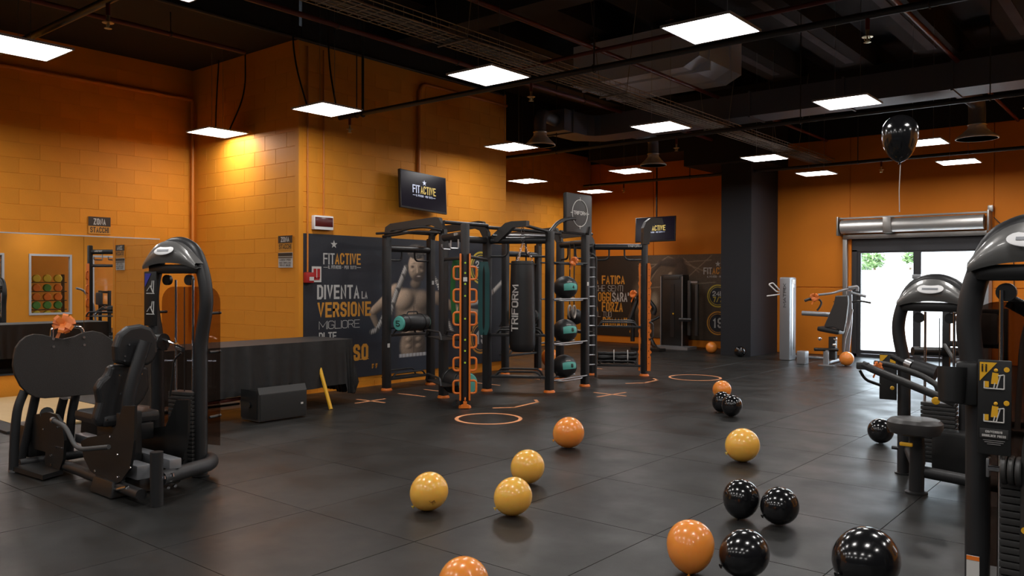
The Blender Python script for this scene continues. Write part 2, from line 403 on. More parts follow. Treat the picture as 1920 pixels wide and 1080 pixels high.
floor = struct('floor', slab(-12.0, 6.6, -5.2, 17.4, -0.2, -0.008), M['joint'])
def tile_mesh(w, d, h, name, m, ch=0.004):
    vs = [(-w/2, -d/2, -h), (w/2, -d/2, -h), (w/2, d/2, -h), (-w/2, d/2, -h), (-w/2 + ch, -d/2 + ch, 0), (w/2 - ch, -d/2 + ch, 0), (w/2 - ch, d/2 - ch, 0), (-w/2 + ch, d/2 - ch, 0)]
    me = bpy.data.meshes.new(name); me.from_pydata(vs, [], [(4, 5, 6, 7), (0, 1, 5, 4), (1, 2, 6, 5), (2, 3, 7, 6), (3, 0, 4, 7)]); me.materials.append(m); me.update(); return me
tm = tile_mesh(0.9985, 0.9985, 0.008, 'rubber_tile', M['tile'], 0.0022)
far = MB()
for i in range(-12, 7):
    for j in range(-6, 17):
        x, y = i + 0.08, j + 0.77
        if x < -11.6 or x > 6.4 or y > 17.3 or y < -4.8: continue
        d = -0.636 * x + 0.772 * y; r = 0.772 * x + 0.636 * y
        if d > 2.0 and abs(r) < 0.68 * d + 0.9 and -12 < x < 1.5:
            t = bpy.data.objects.new('rubber_tile', tm); COL.objects.link(t); t.location = (x, y, random.uniform(-0.0012, 0)); t.parent = floor
        else: far.box((x, y, -0.004), (0.997, 0.997, 0.008))
fo = far.build('tile_field', M['tile'], floor, kind='stuff', smooth=False)

ZT = 4.69
def block_wall(parent, origin, u, n_, rng_u, rows, off, m, clip=None, first=None):
    """rows of 0.5 x 0.2 m concrete blocks, joints recessed 4 mm; n_ is the outward normal"""
    u, n_ = Vector(u), Vector(n_); o = Vector(origin)
    def mk(w):
        g, ch, t = 0.003, 0.0025, 0.004
        a = [(-w/2 + g/2, -0.1 + g/2), (w/2 - g/2, -0.1 + g/2), (w/2 - g/2, 0.1 - g/2), (-w/2 + g/2, 0.1 - g/2)]
        b = [(-w/2 + g/2 + ch, -0.1 + g/2 + ch), (w/2 - g/2 - ch, -0.1 + g/2 + ch), (w/2 - g/2 - ch, 0.1 - g/2 - ch), (-w/2 + g/2 + ch, 0.1 - g/2 - ch)]
        vs = [u * p[0] + Z_ * p[1] for p in a] + [u * p[0] + Z_ * p[1] + n_ * t for p in b]
        fs = [(4, 5, 6, 7), (0, 1, 5, 4), (1, 2, 6, 5), (2, 3, 7, 6), (3, 0, 4, 7)]
        if u.cross(Z_).dot(n_) < 0: fs = [f[::-1] for f in fs]
        me = bpy.data.meshes.new('block'); me.from_pydata(vs, [], fs); me.materials.append(m); me.update(); return me
    cache = {}
    for k in rows:
        z = k * 0.2 + 0.18
        a = rng_u[0]; s = rng_u[0] - ((rng_u[0] - off + (0.25 if k % 2 else 0)) % 0.5)
        while s < rng_u[1] - 0.01:
            e = s + 0.5; a0, b0 = max(s, rng_u[0]), min(e, rng_u[1])
            if b0 - a0 > 0.04 and not (clip and clip((a0 + b0) / 2, z)):
                w = round(b0 - a0, 3)
                if w not in cache: cache[w] = mk(w)
                ob = bpy.data.objects.new('block', cache[w]); COL.objects.link(ob)
                ob.location = o + u * ((a0 + b0) / 2) + Z_ * z + n_ * random.uniform(-0.0007, 0.0003); ob.parent = parent
            s = e

wl = struct('wall_left', slab(-11.9, -11.64, -5.2, 17.4, 0, ZT), M['orange'])
block_wall(wl, (-11.64, 0, 0), (0, 1, 0), (1, 0, 0), (3.3, 6.5), range(10, 22), 0.1, M['orange'])
wl2 = struct('wall_far_left', slab(-11.64, -11.6, 10.75, 17.2, 0, 4.62), M['orange'])
block_wall(wl2, (-11.6, 0, 0), (0, 1, 0), (1, 0, 0), (10.78, 17.18), range(3, 22), 0.1, M['orange'])
wr = struct('wall_return', slab(-11.64, -8.985, 6.5, 6.7, 0, ZT), M['orange'])
block_wall(wr, (0, 6.5, 0), (1, 0, 0), (0, -1, 0), (-11.52, -9.06), range(0, 22), 0.25, M['orange'])
wp = struct('wall_poster', slab(-9.2, -8.985, 6.7, 10.73, 0, ZT), M['orange'])
block_wall(wp, (-8.985, 0, 0), (0, 1, 0), (1, 0, 0), (6.56, 10.72), [-1, 0] + list(range(10, 22)), 0.05, M['orange'], clip=lambda y, z: False)
struct('wall_corner_pier', slab(-9.06, -8.975, 6.49, 6.56, 0, ZT), M['orange'], wp)
struct('wall_rear', slab(-11.64, -9.0, 10.55, 10.73, 0, ZT), M['orange'], wp)
# black painted upper walls and ceiling
ce = struct('ceiling', slab(-12.0, 6.6, -5.2, 17.5, 5.7, 5.9), M['black_paint'])
struct('alcove_ceiling', slab(-11.9, -9.0, -5.2, 6.55, 4.68, 4.85), M['black_paint'], ce)
struct('upper_wall', slab(-11.64, -8.99, 6.55, 10.72, ZT, 5.72), M['black_paint'], ce)
struct('upper_wall', slab(-9.06, -8.985, -5.2, 6.5, 4.66, 5.72), M['black_paint'], ce)
struct('upper_wall', slab(-12.0, 6.6, -5.3, -5.15, 4.6, 5.72), M['black_paint'], ce)
struct('upper_wall', slab(-11.9, -11.62, 10.7, 17.4, 4.60, 5.72), M['black_paint'], ce)
struct('upper_wall', slab(-12, 3.2, 17.18, 17.4, 4.45, 5.72), M['black_paint'], ce)
struct('upper_wall', slab(3, 3.2, -5.2, 17.4, 4.5, 5.72), M['black_paint'], ce)
for x in (-9.7, -8.4, -7.1, -5.8, -4.5, -3.2, -1.9, -0.6, 0.7, 2.0):
    b = slab(x - 0.28, x + 0.28, 2.0, 17.2, 5.30, 5.7)
    bm_ = struct('roof_beam', b, M['black_paint'], ce)
    struct('beam_soffit', slab(x - 0.07, x + 0.07, 10.6, 14.6, 5.285, 5.30), M['roof_beam'], bm_)
for y in (8.2, 15.3):
    struct('roof_girder', slab(-11.6, 3.0, y - 0.2, y + 0.2, 4.95, 5.31), M['black_paint'], ce)
# back wall with the door opening
DX0, DX1, DZ = -5.25, -2.74, 2.42
wb = MB()
for a in ((-12, DX0, 0, 4.5), (DX1, 3.2, 0, 4.5), (DX0, DX1, DZ, 4.5)):
    wb.box(((a[0] + a[1]) / 2, 17.32, (a[2] + a[3]) / 2), (a[1] - a[0], 0.22, a[3] - a[2]))
wback = struct('wall_back', wb, M['orange2'])
def wpanel(x0, x1, z0, z1):
    MB().box(((x0 + x1) / 2, 17.205, (z0 + z1) / 2), (x1 - x0 - 0.012, 0.03, z1 - z0 - 0.014), bev=0.006).build('wall_panel', M['orange2'], wback, smooth=False)
for x0, x1 in ((-11.6, -9.8), (-9.8, -7.4), (-6.78, DX0 - 0.02), (DX1 + 0.02, -0.4), (-0.4, 3.0)):
    wpanel(x0, x1, 0.0, 1.40); wpanel(x0, x1, 1.40, 4.45)
wpanel(DX0 - 0.02, DX1 + 0.02, DZ + 0.02, 4.45)
colm = struct('column', slab(-7.42, -6.77, 15.8, 17.18, 0, 5.3), M['column'])
struct('column_head', slab(-8.15, -6.55, 15.55, 17.18, 3.93, 5.3), M['black_paint'], colm)
struct('trim_1', slab(-10.85, -8.15, 15.95, 17.18, 4.33, 5.3), M['black_paint'])
# right wall with three windows towards the next room (seen in the mirror)
W0, W1 = 0.47, 2.28
wins = ((7.65, 8.85), (9.5, 10.7), (11.3, 12.5))
mb = MB(); ys = [-5.2] + [t for w in wins for t in w] + [17.4]
for i in range(0, len(ys), 2): mb.box((3.1, (ys[i] + ys[i+1]) / 2, 2.3), (0.2, ys[i+1] - ys[i], 4.6))
for a, b in wins:
    mb.box((3.1, (a + b) / 2, W0 / 2), (0.2, b - a, W0)); mb.box((3.1, (a + b) / 2, (W1 + 4.6) / 2), (0.2, b - a, 4.6 - W1))
struct('wall_right', mb, M['orange'])
struct('trim_2', slab(2.96, 3.0, -5.2, 6.2, 0, 4.6), M['column'])
for i, (a, b) in enumerate(wins):
    w = thing('window_%d' % (i + 1), '', '', (3.0, (a + b) / 2, W0)); del w['label']; del w['category']; w['kind'] = 'structure'
    f = MB()
    for y in (a + .03, b - .03): f.box((3.02, y, (W0 + W1) / 2), (0.10, 0.06, W1 - W0))
    for z in (W0 + .03, W1 - .03): f.box((3.02, (a + b) / 2, z), (0.10, b - a - .12, 0.06))
    f.build('window_frame', M['led_frame'], w, smooth=False)
    MB().box((3.05, (a + b) / 2, (W0 + W1) / 2), (0.008, b - a - .12, W1 - W0 - .12)).build('pane', M['glass'], w, smooth=False)
struct('wall_front', slab(-12, 6.6, -5.4, -5.2, 0, 5.8), M['column'])
struct('wall_neighbour', slab(6.4, 6.6, -5.2, 17.5, 0, 5.8), M['orange'])
struct('baseboard_poster', slab(-8.98, -8.965, 6.58, 10.70, 0.0, 0.012), M['orange'])

# ------------------------------------------------------------------ door, shutter
d = thing('door_1', '', '', (-4.0, 17.25, 0)); del d['label']; del d['category']; d['kind'] = 'structure'
f = MB()
zt = 2.16
f.box(((DX0 + DX1) / 2, 17.3, zt + 0.12), (DX1 - DX0, 0.10, 0.30)).box(((DX0 + DX1) / 2, 17.3, 0.03), (DX1 - DX0, 0.10, 0.06))
for x in (DX0 + .05, DX1 - .05): f.box((x, 17.3, 1.08), (0.10, 0.10, 2.16))
f.build('door_frame', M['alu'], d, smooth=False)
xm = -4.03
for a, b in ((DX0 + .1, xm), (xm, DX1 - .1)):
    lf = MB()
    for x in (a + .035, b - .035): lf.box((x, 17.3, 1.11), (0.07, 0.06, 2.1))
    for z in (0.10, 2.13): lf.box(((a + b) / 2, 17.3, z), (b - a - .14, 0.06, 0.07))
    l = lf.build('door_leaf', M['alu'], d, smooth=False)
    MB().box(((a + b) / 2, 17.3, 1.11), (b - a - .14, 0.008, 1.97)).build('pane', M['glass'], l, smooth=False)
MB().box((xm, 17.24, 1.62), (0.16, 0.05, 0.09), bev=.01).build('door_lock', M['silver'], d)
MB().cyl((xm - .04, 17.23, 0.95), (xm - .04, 17.23, 1.2), 0.012).build('door_handle', M['steel'], d)

sh = thing('roller_shutter', 'rolled-up metal shutter in its housing above the glass door', 'shutter', (-4.0, 17.0, 2.4))
xa, xb = -5.42, -2.76
for a, b in ((xa + .05, -4.55), (-4.40, xb - .08)):
    MB().cyl((a, 16.98, 2.62), (b, 16.98, 2.62), 0.135, 28).build('shutter_roll', M['shutter'], sh)
MB().box((-4.475, 16.97, 2.62), (0.15, 0.3, 0.31), bev=.01).build('clamp', M['alu_light'], sh)
for x in (xa, xb):
    MB().box((x, 17.02, 2.63), (0.035, 0.34, 0.38), bev=.01).build('end_plate', M['alu_light'], sh)
MB().box(((xa + xb) / 2, 17.0, 2.79), (xb - xa, 0.10, 0.03)).build('top_rail', M['alu_light'], sh, smooth=False)
MB().box(((xa + xb) / 2, 17.08, 2.42), (xb - xa - .1, 0.05, 0.09), bev=.01).build('bottom_bar', M['alu_light'], sh)
MB().box((xb - 0.0, 17.1, 2.86), (0.09, 0.06, 0.12), bev=.01).build('top_bracket', M['alu_light'], sh)
for x in (xa + .08, xb - .03):
    MB().box((x, 17.13, 1.2), (0.085, 0.09, 2.4), bev=.008).build('guide_rail', M['alu_light'], sh)
MB().tube(fillet([(xb + .05, 17.12, 2.7), (xb + .35, 17.15, 2.35), (xb + .38, 17.17, 1.0)], .2), 0.008, 6).build('cable', M['metal'], sh)

# ------------------------------------------------------------------ outside
struct('ground', slab(-40, 30, 17.45, 90, -0.35, -0.05), M['concrete'])
ow = MB().box((-16, 34.5, 0.95), (44, 0.3, 2.1)); struct('boundary_wall', ow, M['concrete'])
def tree(x, y, h, r, n, label, seed):
    t = thing('tree', label, 'tree', (x, y, 0), group='trees beyond the yard wall')
    rnd = random.Random(seed)
    MB().tube([(x, y, -0.06), (x + .1, y, h * .4), (x, y + .1, h * .75)], [.16, .11, .05], 8).build('trunk', M['bark'], t)
    mb = MB()
    for i in range(n):
        a, b, q = rnd.uniform(0, 2 * PI), rnd.uniform(-1, 1), rnd.random() ** .4
        c = Vector((math.cos(a) * math.sqrt(1 - b * b), math.sin(a) * math.sqrt(1 - b * b), b * .85)) * r * q + Vector((x, y, h - r * .8))
        d1 = Vector((rnd.uniform(-1, 1), rnd.uniform(-1, 1), rnd.uniform(-.5, .5))).normalized(); d2 = d1.cross(Vector((rnd.uniform(-1, 1), rnd.uniform(-1, 1), 1))).normalized()
        s = rnd.uniform(.08, .16)
        mb.add([c - d1 * s, c - d2 * s * .5, c + d1 * s, c + d2 * s * .5], [(0, 1, 2, 3)])
    mb.build('foliage', M['leaf'], t, smooth=False, kind='stuff')
tree(-14.2, 38.5, 3.35, 1.35, 2600, 'leafy green tree at the left edge of the door glass', 1)
tree(-12.9, 41.5, 3.4, 1.25, 2200, 'green tree second from the left above the yard wall', 2)
tree(-10.9, 39.0, 2.95, 0.5, 300, 'thin small tree right of the two bushy trees', 3)
tree(-9.4, 39.0, 2.9, 0.35, 160, 'small sparse treetop furthest right above the yard wall', 4)
for x, y, lab in ((-11.6, 31.5, 'left pale concrete block in the bright yard beyond the door'), (-9.9, 31.0, 'right pale concrete block in the bright yard beyond the door')):
    tag(MB().box((x, y, .15), (1.1, .5, .42), bev=.05, taper=.85).build('concrete_block', M['car']), lab, 'block')

# ------------------------------------------------------------------ mirror
for i, (a, b) in enumerate(((2.3, 3.6), (3.605, 4.895), (4.90, 5.965))):
    mr = MB().box((-11.625, (a + b) / 2, 1.19), (0.012, b - a, 1.82)).build('mirror_sheet', M['mirror'], smooth=False)
    tag(mr, ['frameless wall mirror sheet at the left edge, above the plywood', 'wide wall mirror sheet reflecting the framed windows', 'wall mirror sheet nearest the corner, reflecting the orange block wall'][i], 'mirror', 'mirror sheets')
MB().box((-11.62, 4.13, 2.108), (0.022, 3.67, 0.015)).build('mirror_trim', M['led_frame'], wl, smooth=False)

# deadlift platform
pf = thing('lifting_platform', 'low plywood lifting platform with black rubber border by the mirror', 'platform', (-10.2, 3.7, 0))
for i in range(4):
    x0 = -11.5 + i * 0.64
    MB().box((x0 + .32, 3.78, 0.012), (0.637, 1.12, 0.022), bev=.003).build('plywood_board', M['ply'], pf, smooth=False)
MB().box((-10.2, 3.11, 0.012), (2.7, 0.21, 0.024), bev=.004).build('rubber_strip', M['mat_black'], pf, smooth=False)
MB().box((-10.2, 4.95, 0.012), (2.7, 1.2, 0.024), bev=.004).build('rubber_strip', M['mat_black'], pf, smooth=False)

# ------------------------------------------------------------------ LED panels
PZ = 3.55
pt = thing('led_panel', '', 'light', (0, 0, PZ), group='suspended square LED panels')
fr = MB()
for s in (-1, 1):
    fr.box((s * .293, 0, 0), (.014, .6, .014)); fr.box((0, s * .293, 0), (.572, .014, .014))
fr.box((0, 0, .009), (.6, .6, .006))
fr.build('frame', M['led_frame'], pt, world=False, smooth=False)
df = MB(); df.add([(-.286, -.286, -.002), (.286, -.286, -.002), (.286, .286, -.002), (-.286, .286, -.002)], [(3, 2, 1, 0)])
me = bpy.data.meshes.new('diffuser'); me.from_pydata(df.v, [], df.f); me.materials.append(M['led'])
dfo = bpy.data.objects.new('diffuser', me); COL.objects.link(dfo); dfo.parent = pt
for s in (-1, 1):
    MB().tube([(s * .14, 0, .01), (s * .14, 0, 1.75)], .0025, 5).build('wire', M['steel'], pt, world=False)
PX = [-10.35, -7.93, -5.37, -2.98, -0.5, 1.9]; PY = [-3.9, -0.5, 2.84, 6.14, 9.6, 13.05, 15.5]
names = {(0, 3): 'glowing LED panel in the alcove, beside the return wall it lights', (1, 3): 'glowing LED panel in front of the poster wall, left of the television',
 (2, 3): 'glowing LED panel hanging under the cable tray, above the rig', (3, 3): 'glowing LED panel that looks largest, at the top right',
 (1, 4): 'glowing LED panel hanging beside the left white duct hood', (2, 4): 'glowing LED panel right of the cable tray, before the angled duct', (3, 4): 'glowing LED panel hanging left of and above the floating black balloon',
 (0, 5): 'small glowing LED panel right of the poster wall edge, over the punching bag', (1, 5): 'glowing LED panel touching the middle white duct hood in view', (2, 5): 'glowing LED panel left of the end of the cable tray',
 (3, 5): 'glowing LED panel half behind the floating black balloon', (0, 6): 'small glowing LED panel just above the square target board', (2, 6): 'glowing LED panel above the black column\'s right side', (3, 6): 'glowing LED panel furthest right, beneath the round hood',
 (1, 2): 'glowing LED panel cut off by the left edge of the view', (2, 2): 'glowing LED panel just cut off by the top edge of the view'}
for i, x in enumerate(PX):
    for j, y in enumerate(PY):
        if (i, j) == (1, 6): continue
        lab = names.get((i, j), 'glowing LED panel outside the view, %s from the mirror wall, %s from the front wall' % (('first', 'second', 'third', 'fourth', 'fifth', 'sixth')[i], ('first', 'second', 'third', 'fourth', 'fifth', 'sixth', 'seventh')[j]))
        dup(pt, (x, y, PZ), lab)
for c in list(pt.children): bpy.data.objects.remove(c)
bpy.data.objects.remove(pt)
hp = thing('hanger_rod', 'thick dark hanger rod holding the sprinkler pipe before the poster wall', 'rod', (-8.42, 7.1, 3.72))
MB().cyl((-8.42, 7.1, 3.72), (-8.42, 7.1, 5.3), .018, 10).build('rod', M['pipe'], hp)
MB().torus((-8.42, 7.1, 3.72), .042, .01, X_, 16, 6).build('clamp_ring', M['pipe'], hp)
# supply leads that loop above the two panels by the orange walls
def lead(pts, lab):
    tag(MB().tube(fillet(pts, .35, 6), .011, 6).build('power_cable', M['metal'], smooth=True), lab, 'cable', 'cables looping down to LED panels')
lead([(-10.75, 6.40, 4.67), (-10.78, 6.38, 4.1), (-10.5, 6.2, 3.565)], 'black cable looping down to the alcove LED panel, left one of the pair')
lead([(-10.14, 6.44, 4.67), (-10.1, 6.42, 4.1), (-10.15, 6.2, 3.565)], 'black cable looping down to the alcove LED panel, right one of the pair')
lead([(-8.3, 5.92, 5.25), (-8.28, 5.9, 4.2), (-8.12, 6.0, 3.565)], 'black cable falling to the LED panel before the poster wall, left one of the pair')
lead([(-8.1, 6.3, 5.25), (-8.12, 6.3, 4.2), (-7.95, 6.3, 3.565)], 'black cable falling to the LED panel before the poster wall, right one of the pair')

# ------------------------------------------------------------------ pipes
def pipe(name, a, b, r, m, lab, cat='pipe', group=None, hang=(), sprink=(), seg=12):
    t = thing(name, lab, cat, a, group=group)
    MB().cyl(a, b, r, seg).build('pipe_run', m, t)
    A, B = Vector(a), Vector(b)
    for h in hang:
        p = A.lerp(B, h)
        k = MB().cyl(p + Z_ * r, (p.x, p.y, 5.32), .008, 6); k.torus(p, r + .008, .006, (B - A).normalized(), 14, 6)
        k.build('hanger', M['pipe'], t)
    for h in sprink:
        p = A.lerp(B, h)
        k = MB().cyl(p, p - Z_ * .12, .018, 8); k.build('drop', M['pipe_red'], t)
        q = MB().lathe([(.014, 0), (.014, -.05), (.045, -.055), (.045, -.06), (.008, -.062), (.008, -.1), (.03, -.104), (0, -.11)], p - Z_ * .12, seg=12)
        for s in (-1, 1): q.tube([p + V(s * .014, 0, -.17), p + V(s * .025, 0, -.20), p + V(0, 0, -.225)], .004, 5)
        q.build('sprinkler_head', M['brass'], t)
    return t
pipe('sprinkler_pipe', (-8.9, 7.1, 3.72), (2.9, 7.15, 3.72), .032, M['pipe'], 'dark sprinkler pipe running from the poster wall across above the rig', hang=(.03, .35, .62, .82), sprink=(.018, .28, .58))
pipe('sprinkler_pipe', (-9.9, 11.35, 3.74), (2.9, 11.25, 3.74), .032, M['pipe'], 'dark sprinkler pipe crossing the middle of the room behind the hoods', hang=(.12, .45, .63, .8), sprink=(.02, .3, .66))
pipe('sprinkler_pipe', (-11.0, 16.0, 3.76), (2.9, 15.8, 3.74), .032, M['pipe'], 'dark sprinkler pipe along the far door wall', hang=(.2, .45, .7), sprink=(.08, .48, .72))
pipe('sprinkler_pipe', (-11.5, 2.97, 3.72), (2.9, 2.97, 3.72), .032, M['pipe'], 'dark sprinkler pipe nearest the camera at the top left corner', hang=(.15, .5), sprink=(.12, .34))
pipe('ceiling_pipe', (-9.3, -4, 4.42), (-9.3, 5.9, 4.42), .028, M['pipe_red'], 'dark red pipe ending in the alcove at the top left', hang=(.6, .9))
pipe('ceiling_pipe', (-7.48, -4, 4.42), (-7.52, 15.9, 4.42), .03, M['pipe_red'], 'dark red pipe running left of the cable tray', hang=(.5, .6, .75))
pipe('ceiling_pipe', (-5.72, -4, 4.42), (-5.72, 17.1, 4.42), .028, M['pipe_red'], 'dark red pipe running right of the cable tray')
pipe('ceiling_pipe', (-2.34, -4, 4.42), (-2.34, 17.1, 4.42), .028, M['pipe_red'], 'dark red pipe at the top right corner')
pipe('ceiling_pipe', (-6.2, 7.3, 3.95), (2.9, 7.3, 4.0), .022, M['pipe_red'], 'dark red pipe just above the sprinkler pipe over the rig')
pipe('ceiling_pipe', (-8.93, 1.0, 4.66), (-8.93, 10.6, 4.66), .022, M['pipe'], 'thin dark pipe along the top edge of the poster wall')
def wallpipe(pts, r, m, lab, rad=.12):
    tag(MB().tube(fillet(pts, rad), r, 10).build('wall_pipe', m), lab, 'pipe')
wallpipe([(-11.60, 2.5, 4.22), (-11.60, 6.40, 4.23), (-11.60, 6.44, 4.23)], .028, M['pipe_orange'], 'orange painted pipe running along the mirror wall near the ceiling')
wallpipe([(-11.54, 6.44, 4.2), (-11.54, 6.44, 0.8)], .024, M['pipe_orange'], 'orange painted vertical pipe in the alcove corner')
wallpipe([(-8.95, 10.7, 4.49), (-8.95, 8.64, 4.50), (-8.95, 8.64, 3.12)], .024, M['pipe_orange'], 'orange painted pipe bending down to the television', .2)
wallpipe([(-8.96, 6.62, 4.6), (-8.96, 6.62, 1.62)], .012, M['pipe_orange'], 'orange conduit down the poster wall corner to the red call box')
wallpipe([(-8.96, 6.88, 4.6), (-8.96, 6.88, 2.38)], .012, M['pipe_orange'], 'orange conduit down to the dark red emergency sign')
wallpipe([(-11.57, 11.3, 4.3), (-11.57, 12.4, 4.35), (-11.57, 13.0, 4.2)], .02, M['pipe'], 'dark pipe near the top of the far left wall')

# ------------------------------------------------------------------ cable tray
ct = thing('cable_tray', 'long galvanised wire-mesh cable tray full of cables under the ceiling', 'cable tray', (-5.9, 8, 3.92))
tr = MB()
for x in (-5.90, -5.83, -5.76, -5.69, -5.62, -5.55): tr.tube([(x, -3, 3.92), (x, 17.1, 3.92)], .004, 5)
for x in (-5.90, -5.55):
    for z in (3.97, 4.02): tr.tube([(x, -3, z), (x, 17.1, z)], .005, 5)
wires = MB(); y = -3
while y < 17.1:
    wires.tube([(-5.90, y, 4.02), (-5.90, y, 3.92), (-5.55, y, 3.92), (-5.55, y, 4.02)], .0035, 4); y += .12
tr.build('long_wires', M['tray'], ct)
wires.build('cross_wires', M['tray'], ct, kind='stuff')
rc = random.Random(5)
for i in range(9):
    x0 = -5.86 + i * .034; pts = []
    for k in range(26): pts.append((x0 + rc.uniform(-.012, .012), -3 + k * .8, 3.94 + rc.uniform(0, .02)))
    MB().tube(pts, .011 if i % 3 else .015, 6).build('cable', M['cable'] if i % 2 else M['tray'], ct)
for y in (3, 6, 9, 12, 15):
    k = MB()
    for x, dx in ((-5.92, -.18), (-5.53, .18)): k.tube([(x, y, 3.92), (x + dx, y, 5.32)], .005, 5)
    k.tube([(-5.94, y, 3.91), (-5.51, y, 3.91)], .012, 6)
    k.build('hanger', M['tray'], ct)

# ------------------------------------------------------------------ ducts and hoods
dc = thing('air_duct', 'dark blue-grey rectangular air duct turning a corner under the ceiling', 'duct', (-7.9, 11.8, 4.0))
MB().prism([(-8.6, 11.2), (-8.10, 11.2), (-8.10, 11.88), (-8.02, 12.0), (-7.92, 12.04), (2.9, 12.04), (2.9, 12.6), (-8.2, 12.6), (-8.6, 12.2)], (0, 0, 4.06), X_, Y_, (0, 0, .36)).build('duct_body', M['duct'], dc, smooth=False)
for x in (-6.6, -5.2, -3.8, -2.4, -1.0, .4):
    MB().box((x, 12.32, 4.24), (.03, .60, .40)).build('flange', M['duct'], dc, smooth=False)
MB().box((-8.35, 11.45, 4.24), (.54, .03, .40)).build('flange', M['duct'], dc, smooth=False)
d2 = thing('air_duct', 'big duct box high under the roof behind the cable tray, painted pale blue as if lit', 'duct', (-6.7, 11.2, 4.9))
MB().prism([(0, 0), (1.9, 0), (2.15, .12), (2.15, .62), (0, .62)], (-7.42, 10.5, 4.55), X_, Z_, (0, 1.4, 0)).build('duct_body', M['duct_lit'], d2, smooth=False)
for y in (10.8, 11.5): MB().box((-6.35, y, 4.86), (2.2, .03, .68)).build('flange', M['duct_lit'], d2, smooth=False)
def hood(x, y, r, lab, duct_pts):
    t = thing('duct_hood', lab, 'duct hood', (x, y, 3.72), group='white round duct hoods')
    z = 3.72
    MB().lathe([(r, 0), (r * .99, .02), (r * .62, .11), (r * .44, .165), (r * .40, .22), (r * .38, .22), (r * .42, .15), (r * .95, .0)], (x, y, z), seg=32).build('cone', M['hood'], t)
    MB().lathe([(0.0, .055), (r * .3, .05), (r * .34, .06), (0, .075)], (x, y, z), seg=24).build('inner_disc', M['steel'], t)
    MB().torus((x, y, z + .22), r * .42, .012, seg=24).build('collar', M['steel'], t)
    MB().tube(fillet([(x, y, z + .19)] + duct_pts, .25, 7), r * .40, 18).build('flexible_duct', M['duct'], t)
hood(-8.15, 10.6, .25, 'left round white duct hood, beside the poster wall edge', [(-8.15, 10.6, 4.24), (-8.3, 11.24, 4.24)])
hood(-7.85, 13.75, .25, 'middle round white duct hood above the rig\'s far end', [(-7.85, 13.75, 4.25), (-7.85, 12.58, 4.24)])
hood(-2.5, 14.3, .30, 'right round white duct hood, nearest the right edge', [(-2.5, 14.3, 4.3), (-2.5, 12.58, 4.24)])

# ------------------------------------------------------------------ functional training rig
rig = thing('training_rig', 'large black multi-station training rig with orange feet in the middle of the room', 'training rig', (-7.3, 9.3, 0))
post = {'a1': (-8.47, 7.57), 'a2': (-8.47, 8.42), 'b1': (-7.38, 7.57), 'b2': (-7.38, 8.42), 'p': (-6.6, 7.13), 'c1': (-6.65, 8.87), 'c2': (-6.65, 9.72),
        'b3': (-7.38, 10.11), 'b4': (-7.38, 10.97), 'a3': (-8.47, 10.11), 'a4': (-8.47, 10.97), 'q': (-6.67, 11.42)}
TOP = {'p': 2.19, 'q': 2.30, 'c1': 2.19, 'c2': 2.17}
postobj = {}
for k, (x, y) in post.items():
    h = TOP.get(k, 2.12)
    w = .085 if k in 'pq' else .10
    o = MB().box((x, y, h / 2 + .01), (w, w, h - .02), bev=.022).build('post', M['frame'], rig)
    postobj[k] = o
    MB().lathe([(.078, 0), (.078, .012), (.066, .03), (.05, .032)], (x, y, 0), seg=24).build('foot_ring', M['orange_plastic'], o)
def pp(k, z): return V(post[k][0], post[k][1], z)
def beam(a, b, z=2.06, r=.046, name='beam', m='frame', ext=0):
    A, B = pp(a, z), pp(b, z); d_ = (B - A).normalized() * .05
    return MB().cyl(A + d_ * (1 - ext), B - d_ * (1 - ext), r, 16).build(name, M[m], rig)
for a, b in (('b1', 'b2'), ('b2', 'c1'), ('b1', 'p'), ('b3', 'b4'), ('b3', 'c2'), ('b4', 'q')): beam(a, b)
MB().cyl(pp('b2', 2.13) + V(.1, 0, .0), pp('c1', 2.12), .018, 10).build('thin_bar', M['steel'], rig)
for a, b in (('a1', 'a2'), ('a3', 'a4')): beam(a, b, 1.95, .045)
# U shaped grips under the beams
def grips(a, b, zt, zb, t0=.33, t1=.62):
    A, B = pp(a, 0), pp(b, 0)
    for s, e in ((0.04, t0), (1 - .04, t1)):
        p0, p1 = A.lerp(B, s), A.lerp(B, e)
        MB().tube(fillet([p0 + Z_ * zb, p1 + Z_ * zb, p1 + Z_ * zt], .09), .014, 10).build('u_grip', M['frame'], rig)
grips('a1', 'a2', 1.93, 1.79); grips('b2', 'c1', 2.04, 1.84); grips('b4', 'q', 2.04, 1.85); grips('a3', 'a4', 1.93, 1.79); grips('b3', 'c2', 2.04, 1.84)
# lettering on the last beam and on the first
A, B = pp('b4', 2.055), pp('q', 2.055); dr = (B - A).normalized(); nr = V(dr.y, -dr.x, 0)
text('TRIFORM', 'beam_lettering', M['white'], rig, A.lerp(B, .68) + nr * .048, dr, Z_, .22, .032, .03)
A, B = pp('b1', 2.055), pp('p', 2.055); dr2 = (B - A).normalized(); nr2 = V(dr2.y, -dr2.x, 0)
text('TRIFORM', 'beam_lettering', M['white'], rig, A.lerp(B, .66) + nr2 * .048, dr2, Z_, .17, .032, .03)
